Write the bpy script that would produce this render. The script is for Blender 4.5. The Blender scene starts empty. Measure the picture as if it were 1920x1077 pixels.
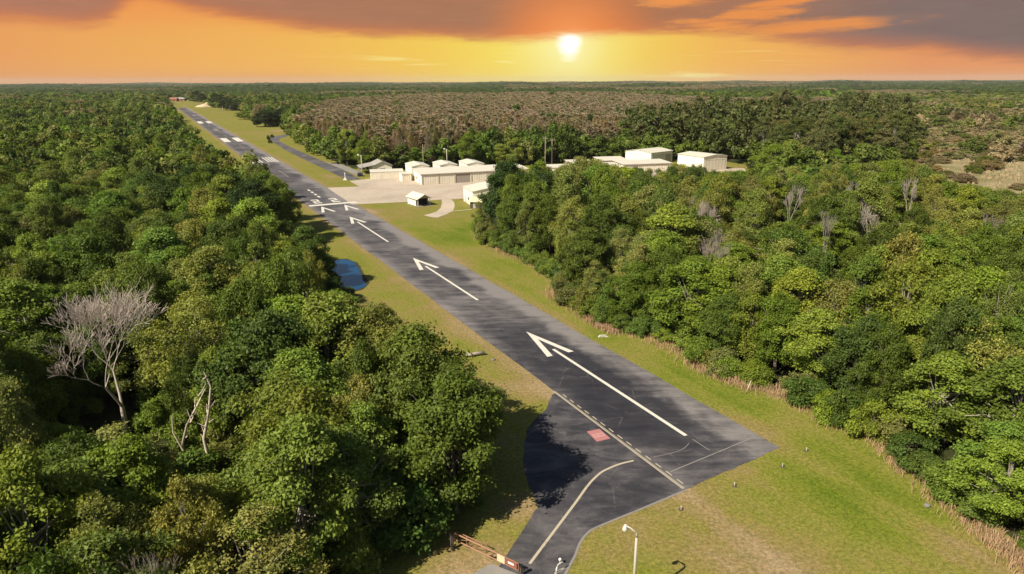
import bpy, math, random
import numpy as np
from mathutils import Matrix, Vector
from mathutils.geometry import tessellate_polygon

R = math.radians
C = bpy.context.scene.collection
SC = bpy.context.scene
rnd = random.Random(7)

EXPO = 0.55
HAZE = 0.000032
KX = 2 ** -EXPO

# ------------------------------------------------------------------ camera
CAMH = 40.0
FPX = 1280.0
PITCH = math.atan((538.5 - 150.8) / FPX)
ROLL = R(-0.22)
cp, sp = math.cos(PITCH), math.sin(PITCH)
cr, sr = math.cos(ROLL), math.sin(ROLL)

def ray(x, y):
    a = (x - 960) / FPX
    b = (538.5 - y) / FPX
    a, b = a * cr - b * sr, a * sr + b * cr
    return a, cp + b * sp, -sp + b * cp

def G(x, y, z=0.0):
    """the point of the place at height z that was surveyed at photo point x, y"""
    d = ray(x, y)
    t = (z - CAMH) / d[2]
    return (d[0] * t, d[1] * t)

def px(X, Y, Z):
    v = Y * sp + (Z - CAMH) * cp
    w = Y * cp - (Z - CAMH) * sp
    if w < 1e-3:
        return (-9999, 9999)
    a, b = X / w, v / w
    a, b = a * cr + b * sr, -a * sr + b * cr
    return (960 + a * FPX, 538.5 - b * FPX)

cam = bpy.data.cameras.new('camera')
camo = bpy.data.objects.new('camera', cam)
C.objects.link(camo)
rt = Vector((cr, sr * sp, sr * cp))
up = Vector((-sr, cr * sp, cr * cp))
fw = Vector((0, cp, -sp))
m3 = Matrix((rt, up, -fw)).transposed()
camo.matrix_world = Matrix.Translation((0, 0, CAMH)) @ m3.to_4x4()
cam.sensor_width = 36
cam.lens = 24
cam.clip_start = 0.5
cam.clip_end = 60000
SC.camera = camo

# runway frame: u along the strip away from its near end, v to its right
DU = (-0.4596, 0.8881)
DV = (0.8881, 0.4596)
def UV(u, v):
    return (u * DU[0] + v * DV[0], u * DU[1] + v * DV[1])
def toUV(x, y):
    return (x * DU[0] + y * DU[1], x * DV[0] + y * DV[1])
VL, VR, VC = 43.4, 58.5, 50.95

# ------------------------------------------------------------------ node helper
class NB:
    def __init__(s, nt):
        s.nt = nt
        s.N = nt.nodes
        s.L = nt.links
    def n(s, t, **kw):
        nd = s.N.new(t)
        for k, v in kw.items():
            setattr(nd, k, v)
        return nd
    def put(s, sock, v):
        if v is None:
            return
        if hasattr(v, 'is_linked') or isinstance(v, bpy.types.NodeSocket):
            s.L.new(v, sock)
        else:
            if isinstance(v, (tuple, list)) and sock.type == 'RGBA' and len(v) == 3:
                v = (*v, 1)
            sock.default_value = v
    def m(s, op, a, b=None, c=None, clamp=False):
        nd = s.n('ShaderNodeMath', operation=op, use_clamp=clamp)
        s.put(nd.inputs[0], a)
        s.put(nd.inputs[1], b)
        if c is not None:
            s.put(nd.inputs[2], c)
        return nd.outputs[0]
    def sstep(s, x, lo, hi):
        nd = s.n('ShaderNodeMapRange', interpolation_type='SMOOTHSTEP')
        s.put(nd.inputs[0], x)
        s.put(nd.inputs[1], lo)
        s.put(nd.inputs[2], hi)
        return nd.outputs[0]
    def noise(s, vec, scale, detail=4, rough=0.55, dist=0.0):
        nd = s.n('ShaderNodeTexNoise')
        s.put(nd.inputs['Vector'], vec)
        nd.inputs['Scale'].default_value = scale
        nd.inputs['Detail'].default_value = detail
        nd.inputs['Roughness'].default_value = rough
        nd.inputs['Distortion'].default_value = dist
        return nd.outputs['Fac']
    def mix(s, f, a, b, mode='MIX'):
        nd = s.n('ShaderNodeMix', data_type='RGBA', blend_type=mode)
        s.put(nd.inputs[0], f)
        s.put(nd.inputs[6], a)
        s.put(nd.inputs[7], b)
        return nd.outputs[2]
    def ramp(s, f, stops, interp='LINEAR'):
        nd = s.n('ShaderNodeValToRGB')
        cr_ = nd.color_ramp
        cr_.interpolation = interp
        while len(cr_.elements) < len(stops):
            cr_.elements.new(0.5)
        for e, (p, c) in zip(cr_.elements, stops):
            e.position = p
            e.color = (*c, 1) if len(c) == 3 else c
        s.put(nd.inputs[0], f)
        return nd.outputs[0]
    def pos(s):
        return s.n('ShaderNodeNewGeometry').outputs['Position']
    def vmul(s, vec, v):
        nd = s.n('ShaderNodeVectorMath', operation='MULTIPLY')
        s.put(nd.inputs[0], vec)
        nd.inputs[1].default_value = v
        return nd.outputs[0]
    def dot(s, vec, v):
        nd = s.n('ShaderNodeVectorMath', operation='DOT_PRODUCT')
        s.put(nd.inputs[0], vec)
        nd.inputs[1].default_value = v
        return nd.outputs['Value']
    def dist(s, vec, v):
        nd = s.n('ShaderNodeVectorMath', operation='DISTANCE')
        s.put(nd.inputs[0], vec)
        nd.inputs[1].default_value = v
        return nd.outputs['Value']
    def comb(s, x, y, z=0.0):
        nd = s.n('ShaderNodeCombineXYZ')
        s.put(nd.inputs[0], x)
        s.put(nd.inputs[1], y)
        s.put(nd.inputs[2], z)
        return nd.outputs[0]

def newmat(name):
    m = bpy.data.materials.new(name)
    m.use_nodes = True
    m.node_tree.nodes.clear()
    return m, NB(m.node_tree)

def finish(nb, col, rough=0.8, spec=0.3, bump=None, bstr=0.3, bdist=0.1, metal=0.0):
    p = nb.n('ShaderNodeBsdfPrincipled')
    nb.put(p.inputs['Base Color'], col)
    nb.put(p.inputs['Roughness'], rough)
    p.inputs['Specular IOR Level'].default_value = spec
    p.inputs['Metallic'].default_value = metal
    if bump is not None:
        b = nb.n('ShaderNodeBump')
        b.inputs['Strength'].default_value = bstr
        b.inputs['Distance'].default_value = bdist
        nb.put(b.inputs['Height'], bump)
        nb.L.new(b.outputs[0], p.inputs['Normal'])
    o = nb.n('ShaderNodeOutputMaterial')
    nb.L.new(p.outputs[0], o.inputs[0])

def plain(name, col, rough=0.7, var=0.15, scale=1.5, spec=0.3, metal=0.0):
    m, nb = newmat(name)
    tc = nb.n('ShaderNodeTexCoord').outputs['Object']
    f = nb.noise(tc, scale, 5, 0.6)
    c = nb.mix(f, tuple(x * (1 - var) for x in col), tuple(min(1, x * (1 + var)) for x in col))
    f2 = nb.noise(tc, scale * 9, 3, 0.6)
    c = nb.mix(nb.m('MULTIPLY', f2, var), c, tuple(x * 0.6 for x in col))
    finish(nb, c, rough, spec, metal=metal)
    return m

# ------------------------------------------------------------------ materials
def mat_lawn():
    m, nb = newmat('lawn_grass')
    p = nb.pos()
    v = nb.dot(p, (DV[0], DV[1], 0))
    big = nb.noise(p, 0.045, 5, 0.62, 0.6)
    mid = nb.noise(p, 0.22, 5, 0.65, 0.4)
    fine = nb.noise(p, 2.6, 4, 0.7)
    vfine = nb.noise(p, 9.0, 2, 0.7)
    # mowing direction streaks along the strip
    u = nb.dot(p, (DU[0], DU[1], 0))
    st = nb.noise(nb.comb(nb.m('MULTIPLY', u, 0.03), nb.m('MULTIPLY', v, 0.55)), 1.0, 4, 0.6)
    f = nb.m('ADD', nb.m('MULTIPLY', big, 0.50), nb.m('MULTIPLY', mid, 0.32))
    f = nb.m('ADD', f, nb.m('MULTIPLY', fine, 0.18))
    f = nb.m('ADD', f, nb.m('MULTIPLY', nb.m('SUBTRACT', st, 0.5), 0.30))
    # worn, drier turf: by the pavement edges and on known bare areas
    dl = nb.m('ABSOLUTE', nb.m('SUBTRACT', v, VL - 0.3))
    dr = nb.m('ABSOLUTE', nb.m('SUBTRACT', v, VR + 0.3))
    edge = nb.m('MINIMUM', dl, dr)
    edge = nb.m('SUBTRACT', 1.0, nb.sstep(edge, 0.2, 3.4))
    f = nb.m('ADD', f, nb.m('MULTIPLY', edge, 0.13))
    for (x, y, r, w) in ((1180, 1000, 15, 0.10), (1330, 880, 9, 0.12), (1010, 735, 5, 0.16), (960, 700, 8, 0.10),
                         (900, 1060, 7, 0.22), (985, 950, 4, 0.16), (860, 620, 8, 0.12), (700, 400, 10, 0.10), (1420, 1050, 8, 0.12),
                         (545, 245, 26, 0.22), (480, 250, 30, 0.08), (560, 300, 24, 0.07), (640, 330, 12, 0.10), (350, 205, 70, 0.08), (720, 570, 6, 0.10), (800, 640, 5, 0.10), (930, 730, 5, 0.10), (700, 395, 7, 0.10)):
        g = G(x, y)
        d = nb.dist(p, (g[0], g[1], 0))
        k = nb.m('SUBTRACT', 1.0, nb.sstep(d, 0.15 * r, r))
        f = nb.m('ADD', f, nb.m('MULTIPLY', k, w))
    for (x, y, r, w) in ((1560, 880, 13, -0.17), (1640, 960, 10, -0.12), (1250, 700, 12, -0.13), (1380, 760, 9, -0.15), (1120, 640, 10, -0.12), (860, 440, 22, -0.14),
                         (940, 500, 14, -0.10), (1230, 1070, 4, -0.06), (740, 560, 9, -0.06), (640, 440, 9, -0.10)):
        g = G(x, y)
        d = nb.dist(p, (g[0], g[1], 0))
        k = nb.m('SUBTRACT', 1.0, nb.sstep(d, 0.15 * r, r))
        f = nb.m('ADD', f, nb.m('MULTIPLY', k, w))
    f = nb.m('ADD', nb.m('MULTIPLY', nb.m('SUBTRACT', f, 0.5), 1.25), 0.5)
    c = nb.ramp(f, [(0.22, (0.100, 0.138, 0.010)), (0.38, (0.150, 0.166, 0.020)), (0.50, (0.186, 0.178, 0.034)),
                    (0.60, (0.208, 0.170, 0.046)), (0.72, (0.242, 0.180, 0.074)), (0.88, (0.30, 0.22, 0.115))])
    sp1 = nb.m('ADD', 0.62, nb.m('MULTIPLY', nb.sstep(fine, 0.28, 0.72), 0.76))
    c = nb.mix(0.75, c, nb.mix(1.0, c, nb.comb(sp1, sp1, sp1), 'MULTIPLY'))
    tuf = nb.sstep(nb.noise(p, 1.9, 7, 0.8, 0.3), 0.54, 0.66)
    c = nb.mix(nb.m('MULTIPLY', tuf, 0.55), c, nb.mix(0.5, nb.mix(1.0, c, (0.62, 0.74, 0.55), 'MULTIPLY'), (0.11, 0.12, 0.02)))
    str_ = nb.sstep(nb.noise(p, 3.3, 6, 0.8), 0.57, 0.68)
    c = nb.mix(nb.m('MULTIPLY', nb.m('MULTIPLY', str_, nb.sstep(f, 0.45, 0.62)), 0.6), c, (0.36, 0.29, 0.15))
    sp2 = nb.m('ADD', 0.55, nb.m('MULTIPLY', nb.sstep(vfine, 0.25, 0.75), 0.9))
    c = nb.mix(0.55, c, nb.mix(1.0, c, nb.comb(sp2, sp2, sp2), 'MULTIPLY'))
    spk = nb.sstep(nb.noise(p, 1.1, 5, 0.75, 0.5), 0.40, 0.68)
    c = nb.mix(nb.m('MULTIPLY', spk, 0.45), c, nb.mix(1.0, c, (1.32, 1.12, 1.25), 'MULTIPLY'))
    dk = nb.sstep(nb.noise(p, 0.55, 5, 0.75, 0.8), 0.52, 0.70)
    c = nb.mix(nb.m('MULTIPLY', dk, 0.5), c, nb.mix(1.0, c, (0.62, 0.76, 0.6), 'MULTIPLY'))
    finish(nb, c, 0.9, 0.1, nb.m('ADD', vfine, fine), 0.5, 0.12)
    return m

def mat_floor():
    m, nb = newmat('forest_floor')
    p = nb.pos()
    a = nb.noise(p, 0.12, 5, 0.65)
    b = nb.noise(p, 1.4, 4, 0.7)
    f = nb.m('ADD', nb.m('MULTIPLY', a, 0.6), nb.m('MULTIPLY', b, 0.4))
    c = nb.ramp(f, [(0.3, (0.018, 0.020, 0.008)), (0.48, (0.035, 0.045, 0.012)), (0.62, (0.055, 0.048, 0.024)), (0.8, (0.09, 0.07, 0.045))])
    finish(nb, c, 0.95, 0.1, b, 0.6, 0.4)
    return m

def mat_scrub():
    m, nb = newmat('scrub_ground')
    p = nb.pos()
    a = nb.noise(p, 0.022, 5, 0.65, 0.5)
    b = nb.noise(p, 0.25, 5, 0.7)
    f = nb.m('ADD', nb.m('MULTIPLY', a, 0.55), nb.m('MULTIPLY', b, 0.45))
    c = nb.ramp(f, [(0.3, (0.075, 0.08, 0.024)), (0.45, (0.215, 0.185, 0.080)), (0.55, (0.30, 0.24, 0.13)), (0.75, (0.37, 0.29, 0.18))])
    finish(nb, c, 0.95, 0.1, b, 0.7, 0.8)
    return m

def mat_asphalt(name, run=True):
    m, nb = newmat(name)
    p = nb.pos()
    u = nb.dot(p, (DU[0], DU[1], 0))
    v = nb.dot(p, (DV[0], DV[1], 0))
    # brooming and sealer streaks that run across the strip at a slant
    sv = nb.comb(nb.m('ADD', nb.m('MULTIPLY', u, 0.62), nb.m('MULTIPLY', v, 0.30)), nb.m('MULTIPLY', v, 0.10), 0)
    s1 = nb.noise(sv, 1.0, 9, 0.74, 0.35) if run else nb.noise(nb.comb(nb.m('ADD', nb.m('MULTIPLY', u, 0.30), nb.m('MULTIPLY', v, 0.12)), nb.m('MULTIPLY', v, 0.17), 0), 1.0, 6, 0.66, 1.4)
    big = nb.noise(p, 0.055, 5, 0.6, 0.8)
    mid = nb.noise(p, 0.35, 5, 0.65)
    fine = nb.noise(p, 5.0, 3, 0.7)
    f = nb.m('ADD', nb.m('MULTIPLY', s1, 0.44), nb.m('MULTIPLY', big, 0.34))
    f = nb.m('ADD', f, nb.m('MULTIPLY', mid, 0.22))
    if run:
        # weathered grey margins, the right one the wider
        er = nb.sstep(nb.m('ADD', v, nb.m('MULTIPLY', nb.m('SUBTRACT', big, 0.5), 9.0)), VR - 4.6, VR - 1.8)
        el = nb.m('SUBTRACT', 1.0, nb.sstep(nb.m('ADD', v, nb.m('MULTIPLY', nb.m('SUBTRACT', mid, 0.5), 5.0)), VL + 0.5, VL + 2.6))
        f = nb.m('ADD', f, nb.m('MULTIPLY', er, 0.13))
        f = nb.m('ADD', f, nb.m('MULTIPLY', el, 0.08))
        # a newer dark seal coat along the first shaft
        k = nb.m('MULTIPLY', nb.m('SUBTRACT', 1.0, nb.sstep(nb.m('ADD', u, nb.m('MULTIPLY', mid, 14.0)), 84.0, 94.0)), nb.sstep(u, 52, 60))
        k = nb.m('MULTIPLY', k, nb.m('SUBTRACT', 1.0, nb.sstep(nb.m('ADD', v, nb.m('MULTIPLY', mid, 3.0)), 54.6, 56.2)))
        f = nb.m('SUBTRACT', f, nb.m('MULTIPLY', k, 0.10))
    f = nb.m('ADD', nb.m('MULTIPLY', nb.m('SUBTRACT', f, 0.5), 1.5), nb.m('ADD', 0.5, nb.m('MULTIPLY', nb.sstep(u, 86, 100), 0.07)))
    c = nb.ramp(f, [(0.24, (0.020, 0.019, 0.025)), (0.40, (0.036, 0.034, 0.039)), (0.50, (0.062, 0.057, 0.060)),
                    (0.60, (0.108, 0.098, 0.097)), (0.76, (0.20, 0.18, 0.168))])
    # hairline cracks and seams
    vo = nb.n('ShaderNodeTexVoronoi', feature='DISTANCE_TO_EDGE')
    nb.L.new(p, vo.inputs['Vector'])
    vo.inputs['Scale'].default_value = 0.16
    ck = nb.m('MULTIPLY', nb.m('SUBTRACT', 1.0, nb.sstep(vo.outputs['Distance'], 0.004, 0.016)), nb.sstep(mid, 0.45, 0.6))
    c = nb.mix(nb.m('MULTIPLY', ck, 0.35), c, (0.16, 0.145, 0.13))
    ln = nb.m('ABSOLUTE', nb.m('SUBTRACT', nb.m('FRACT', nb.m('DIVIDE', nb.m('ADD', nb.m('SUBTRACT', v, VC), nb.m('MULTIPLY', mid, 0.15)), 3.75)), 0.5))
    sm_ = nb.sstep(ln, 0.488, 0.498)
    c = nb.mix(nb.m('MULTIPLY', sm_, 0.22 if run else 0.0), c, (0.02, 0.019, 0.02))
    g = nb.m('ADD', 0.72, nb.m('MULTIPLY', fine, 0.55))
    c = nb.mix(0.7, c, nb.mix(1.0, c, nb.comb(g, g, g), 'MULTIPLY'))
    finish(nb, c, 0.82, 0.22, fine, 0.25, 0.03)
    return m

def mat_concrete(name, base=(0.44, 0.36, 0.275)):
    m, nb = newmat(name)
    p = nb.pos()
    a = nb.noise(p, 0.06, 5, 0.6, 0.5)
    b = nb.noise(p, 0.6, 5, 0.7)
    u = nb.dot(p, (DU[0], DU[1], 0))
    v = nb.dot(p, (DV[0], DV[1], 0))
    # slab joints
    def joint(t):
        fr = nb.m('ABSOLUTE', nb.m('SUBTRACT', nb.m('FRACT', nb.m('DIVIDE', t, 6.0)), 0.5))
        return nb.sstep(fr, 0.486, 0.497)
    j = nb.m('MAXIMUM', joint(u), joint(v))
    f = nb.m('ADD', nb.m('MULTIPLY', a, 0.6), nb.m('MULTIPLY', b, 0.4))
    c = nb.ramp(f, [(0.3, tuple(x * 0.72 for x in base)), (0.5, base), (0.7, tuple(min(1, x * 1.18) for x in base))])
    c = nb.mix(nb.m('MULTIPLY', j, 0.28), c, (0.2, 0.17, 0.13))
    finish(nb, c, 0.85, 0.2)
    return m

def mat_paint(name, col, wear=0.35):
    m, nb = newmat(name)
    p = nb.pos()
    a = nb.noise(p, 1.6, 6, 0.75)
    b = nb.noise(p, 0.3, 3, 0.6)
    f = nb.sstep(nb.m('ADD', nb.m('MULTIPLY', a, 0.7), nb.m('MULTIPLY', b, 0.3)), 0.52, 0.70)
    c = nb.mix(nb.m('MULTIPLY', f, wear), col, (0.09, 0.085, 0.08))
    finish(nb, c, 0.7, 0.25)
    return m

def mat_leaf(name='leaves', stuff=False, trans=0.30):
    m, nb = newmat(name)
    if stuff:
        at = nb.n('ShaderNodeAttribute', attribute_type='INSTANCER', attribute_name='tint')
        base = at.outputs['Color']
    else:
        base = nb.n('ShaderNodeObjectInfo').outputs['Color']
    fa = nb.n('ShaderNodeAttribute', attribute_type='GEOMETRY', attribute_name='shade')
    f = fa.outputs['Fac']
    k = nb.m('ADD', 0.50, nb.m('MULTIPLY', f, 1.0))
    c = nb.mix(1.0, base, nb.comb(k, k, k), 'MULTIPLY')
    # older and younger sprays differ in hue
    warm = nb.mix(1.0, c, (1.28, 1.08, 0.70), 'MULTIPLY')
    fh = nb.n('ShaderNodeAttribute', attribute_type='GEOMETRY', attribute_name='hue').outputs['Fac']
    c = nb.mix(nb.m('MULTIPLY', fh, 0.6), c, warm)
    p = nb.n('ShaderNodeBsdfPrincipled')
    nb.L.new(c, p.inputs['Base Color'])
    p.inputs['Roughness'].default_value = 0.6
    p.inputs['Specular IOR Level'].default_value = 0.22
    t = nb.n('ShaderNodeBsdfTranslucent')
    nb.L.new(nb.mix(1.0, c, (1.15, 1.25, 0.5), 'MULTIPLY'), t.inputs[0])
    mx = nb.n('ShaderNodeMixShader')
    mx.inputs[0].default_value = trans
    nb.L.new(p.outputs[0], mx.inputs[1])
    nb.L.new(t.outputs[0], mx.inputs[2])
    o = nb.n('ShaderNodeOutputMaterial')
    nb.L.new(mx.outputs[0], o.inputs[0])
    return m

def mat_bark(name, col):
    m, nb = newmat(name)
    tc = nb.n('ShaderNodeTexCoord').outputs['Object']
    f = nb.noise(nb.vmul(tc, (3, 3, 0.7)), 2.0, 5, 0.7)
    c = nb.mix(f, tuple(x * 0.45 for x in col), tuple(x * 1.4 for x in col))
    finish(nb, c, 0.9, 0.1)
    return m

M = {}
M['lawn'] = mat_lawn()
M['floor'] = mat_floor()
M['scrub'] = mat_scrub()
M['runway'] = mat_asphalt('runway_asphalt')
M['taxi'] = mat_asphalt('taxiway_asphalt', False)
M['concrete'] = mat_concrete('apron_concrete')
M['roadgrey'] = mat_concrete('road_concrete', (0.24, 0.22, 0.195))
M['white'] = mat_paint('white_marking', (0.62, 0.575, 0.48), 0.4)
M['yellow'] = mat_paint('cream_marking', (0.44, 0.375, 0.265), 0.5)
M['red'] = mat_paint('faded_red_marking', (0.40, 0.165, 0.155), 0.45)
M['pinkwhite'] = mat_paint('worn_white_marking', (0.50, 0.30, 0.265), 0.3)
M['oldseam'] = mat_paint('pale_seam', (0.23, 0.205, 0.18), 0.8)
M['leaf'] = mat_leaf()
M['leaf_far'] = mat_leaf('far_leaves', True)
M['bark'] = mat_bark('bark', (0.16, 0.125, 0.09))
M['palebark'] = mat_bark('pale_bark', (0.36, 0.31, 0.25))
M['greytwig'] = mat_bark('grey_twigs', (0.50, 0.41, 0.335))
M['palelimb'] = mat_bark('pale_limbs', (0.40, 0.345, 0.275))
M['whitewood'] = mat_bark('bleached_wood', (0.56, 0.47, 0.35))
def mat_steel(name, col):
    m, nb = newmat(name)
    tc = nb.n('ShaderNodeTexCoord').outputs['Object']
    s = nb.noise(nb.vmul(tc, (1.6, 1.6, 0.12)), 1.0, 6, 0.7)
    g = nb.noise(tc, 0.35, 4, 0.6)
    c = nb.mix(nb.m('MULTIPLY', nb.sstep(s, 0.50, 0.72), 0.40), col, (0.42, 0.33, 0.22))
    c = nb.mix(nb.m('MULTIPLY', nb.sstep(g, 0.45, 0.7), 0.22), c, (0.55, 0.47, 0.35))
    finish(nb, c, 0.6, 0.3)
    return m
M['cream'] = mat_steel('cream_steel', (0.88, 0.80, 0.64))
M['creamroof'] = plain('pale_roof', (0.62, 0.57, 0.46), 0.55, 0.1, 0.4)
M['greyroof'] = plain('grey_roof', (0.34, 0.31, 0.27), 0.7, 0.15, 0.6)
M['door'] = mat_steel('hangar_door', (0.82, 0.74, 0.58))
M['ribm'] = plain('door_rib', (0.60, 0.52, 0.385), 0.6, 0.1)
M['trim'] = plain('trim', (0.42, 0.38, 0.31), 0.6, 0.1)
M['dark'] = plain('painted_interior_shade', (0.03, 0.03, 0.04), 0.9, 0.2)  # near-black that stands in for the shade inside openings
M['darkwood'] = plain('dark_timber', (0.09, 0.07, 0.055), 0.85, 0.3, 4)
M['yellowroof'] = plain('yellowed_roof', (0.66, 0.60, 0.36), 0.6, 0.12, 1)
M['rust'] = plain('rusty_pipe', (0.36, 0.19, 0.11), 0.7, 0.3, 5)
M['signpanel'] = plain('cream_panel', (0.60, 0.51, 0.32), 0.5, 0.08, 3)
M['redpanel'] = plain('red_panel', (0.27, 0.10, 0.07), 0.5, 0.15, 3)
M['steel'] = plain('galvanised_steel', (0.46, 0.41, 0.33), 0.5, 0.12, 2)
M['lamp'] = plain('lamp_housing', (0.75, 0.70, 0.60), 0.4, 0.05, 3)
M['globe'] = plain('lamp_globe', (0.55, 0.50, 0.41), 0.4, 0.06, 3)
M['black'] = plain('black_paint', (0.02, 0.02, 0.022), 0.5, 0.2)
M['wood'] = plain('pole_wood', (0.30, 0.235, 0.165), 0.85, 0.25, 3)
M['whitep'] = plain('white_plastic', (0.78, 0.74, 0.66), 0.5, 0.08, 3)
M['brick'] = plain('red_brick', (0.34, 0.15, 0.09), 0.85, 0.3, 0.4)
M['sand'] = plain('bare_sand', (0.58, 0.44, 0.27), 0.95, 0.2, 0.2)
M['glass'] = plain('window_glass', (0.03, 0.035, 0.045), 0.12, 0.1, 1, 0.5)
M['tyre'] = plain('tyre_rubber', (0.02, 0.02, 0.02), 0.85, 0.1)
M['carpaint'] = plain('dark_car_paint', (0.025, 0.026, 0.032), 0.25, 0.1, 1, 0.5)
M['drygrass'] = plain('dry_grass', (0.44, 0.28, 0.155), 0.9, 0.4, 0.8)
def mat_water():
    m, nb = newmat('pond_water')
    p = nb.pos()
    f = nb.noise(p, 0.9, 3, 0.6)
    finish(nb, (0.002, 0.046, 0.112), 0.05, 0.5, f, 0.10, 0.05)  # blue of a reflected sky is put into the base colour
    return m
M['water'] = mat_water()

# ------------------------------------------------------------------ mesh helpers
def np_mesh(name, V, Q, mats, mi=None, attrs=None, smooth=False):
    me = bpy.data.meshes.new(name)
    V = np.asarray(V, np.float32)
    Q = np.asarray(Q, np.int32)
    k = Q.shape[1]
    me.vertices.add(len(V))
    me.vertices.foreach_set('co', V.ravel())
    me.loops.add(Q.size)
    me.loops.foreach_set('vertex_index', Q.ravel())
    me.polygons.add(len(Q))
    me.polygons.foreach_set('loop_start', np.arange(0, Q.size, k, dtype=np.int32))
    me.polygons.foreach_set('loop_total', np.full(len(Q), k, np.int32))
    for mt in mats:
        me.materials.append(mt)
    if mi is not None:
        me.polygons.foreach_set('material_index', np.asarray(mi, np.int32))
    if smooth:
        me.polygons.foreach_set('use_smooth', np.ones(len(Q), bool))
    me.update(calc_edges=True)
    for an, av in (attrs or {}).items():
        a = me.attributes.new(an, 'FLOAT', 'FACE')
        a.data.foreach_set('value', np.asarray(av, np.float32))
    return me

class MB:
    """collects boxes, tubes and sheets into ONE mesh object"""
    def __init__(s):
        s.V, s.F = [], []
    def add(s, V, F):
        o = len(s.V)
        s.V += [tuple(v) for v in V]
        s.F += [[i + o for i in f] for f in F]
        return s
    def box(s, x0, x1, y0, y1, z0, z1):
        V = [(x0, y0, z0), (x1, y0, z0), (x1, y1, z0), (x0, y1, z0), (x0, y0, z1), (x1, y0, z1), (x1, y1, z1), (x0, y1, z1)]
        return s.add(V, [(3, 2, 1, 0), (4, 5, 6, 7), (0, 1, 5, 4), (1, 2, 6, 5), (2, 3, 7, 6), (3, 0, 4, 7)])
    def prism(s, prof, y0, y1):
        """outline in x,z carried along y"""
        n = len(prof)
        V = [(x, y0, z) for x, z in prof] + [(x, y1, z) for x, z in prof]
        F = [list(range(n)), list(range(2 * n - 1, n - 1, -1))]
        F += [[(i + 1) % n, i, n + i, n + (i + 1) % n] for i in range(n)]
        return s.add(V, F)
    def tube(s, pts, rad, sides=8, cap=True):
        pts = [Vector(p) for p in pts]
        if not isinstance(rad, (list, tuple)):
            rad = [rad] * len(pts)
        o = len(s.V)
        n = len(pts)
        for i, p in enumerate(pts):
            d = (pts[min(i + 1, n - 1)] - pts[max(i - 1, 0)]).normalized()
            a = d.orthogonal().normalized() if abs(d.z) < 0.9 else Vector((1, 0, 0)).cross(d).normalized()
            b = d.cross(a)
            for k in range(sides):
                t = 2 * math.pi * k / sides
                s.V.append(tuple(p + (a * math.cos(t) + b * math.sin(t)) * rad[i]))
        for i in range(n - 1):
            for k in range(sides):
                k2 = (k + 1) % sides
                s.F.append([o + i * sides + k, o + i * sides + k2, o + (i + 1) * sides + k2, o + (i + 1) * sides + k])
        if cap:
            s.F.append([o + k for k in range(sides)][::-1])
            s.F.append([o + (n - 1) * sides + k for k in range(sides)])
        return s
    def ball(s, c, r, seg=12, rings=8, sq=1.0):
        o = len(s.V)
        for i in range(rings + 1):
            th = math.pi * i / rings
            for k in range(seg):
                t = 2 * math.pi * k / seg
                s.V.append((c[0] + r * math.sin(th) * math.cos(t), c[1] + r * math.sin(th) * math.sin(t), c[2] + r * sq * math.cos(th)))
        for i in range(rings):
            for k in range(seg):
                k2 = (k + 1) % seg
                s.F.append([o + i * seg + k, o + (i + 1) * seg + k, o + (i + 1) * seg + k2, o + i * seg + k2])
        return s
    def sheet(s, ring, z):
        """a flat polygon (any outline)"""
        vs = [Vector((x, y, 0)) for x, y in ring]
        tris = tessellate_polygon([vs])
        F = []
        for t in tris:
            a, b, c = (vs[i] for i in t)
            n = (b - a).cross(c - a).z
            F.append(list(t) if n > 0 else list(t)[::-1])
        return s.add([(x, y, z) for x, y in ring], F)
    def mesh(s, name, m, smooth=False):
        me = bpy.data.meshes.new(name)
        me.from_pydata(s.V, [], s.F)
        me.materials.append(m)
        if smooth:
            me.polygons.foreach_set('use_smooth', np.ones(len(me.polygons), bool))
        me.update()
        return me
    def build(s, name, m, parent=None, smooth=False):
        return link(name, s.mesh(name, m, smooth), parent)

def link(name, me, parent=None):
    o = bpy.data.objects.new(name, me)
    C.objects.link(o)
    if parent is not None:
        o.parent = parent
    return o

def tag(o, label=None, cat=None, group=None, kind=None):
    if label:
        o['label'] = label
    if cat:
        o['category'] = cat
    if group:
        o['group'] = group
    if kind:
        o['kind'] = kind
    return o

def thing(name, label, cat, loc=(0, 0, 0), rz=0.0, group=None):
    o = bpy.data.objects.new(name, None)
    C.objects.link(o)
    o.empty_display_size = 0.5
    o.location = loc
    o.rotation_euler = (0, 0, rz)
    return tag(o, label, cat, group)

def copy_tree(o, parent=None):
    c = o.copy()
    C.objects.link(c)
    c.parent = parent
    for ch in list(o.children):
        copy_tree(ch, c)
    return c

def structure(name, mb, m, label=None):
    o = mb.build(name, m)
    o['kind'] = 'structure'
    if label:
        o['label'] = label
    return o

def inside(pt, ring):
    x, y = pt
    c = False
    j = len(ring) - 1
    for i in range(len(ring)):
        xi, yi = ring[i]
        xj, yj = ring[j]
        if (yi > y) != (yj > y) and x < (xj - xi) * (y - yi) / (yj - yi) + xi:
            c = not c
        j = i
    return c

def ring_dist(pt, ring):
    x, y = pt
    best = 1e9
    j = len(ring) - 1
    for i in range(len(ring)):
        ax, ay = ring[j]
        bx, by = ring[i]
        dx, dy = bx - ax, by - ay
        L = dx * dx + dy * dy
        t = 0 if L == 0 else max(0, min(1, ((x - ax) * dx + (y - ay) * dy) / L))
        best = min(best, math.hypot(x - ax - t * dx, y - ay - t * dy))
        j = i
    return best

def smooth_ring(ring, it=2):
    for _ in range(it):
        out = []
        n = len(ring)
        for i in range(n):
            a, b = ring[i], ring[(i + 1) % n]
            out.append((a[0] * 0.75 + b[0] * 0.25, a[1] * 0.75 + b[1] * 0.25))
            out.append((a[0] * 0.25 + b[0] * 0.75, a[1] * 0.25 + b[1] * 0.75))
        ring = out
    return ring

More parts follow.
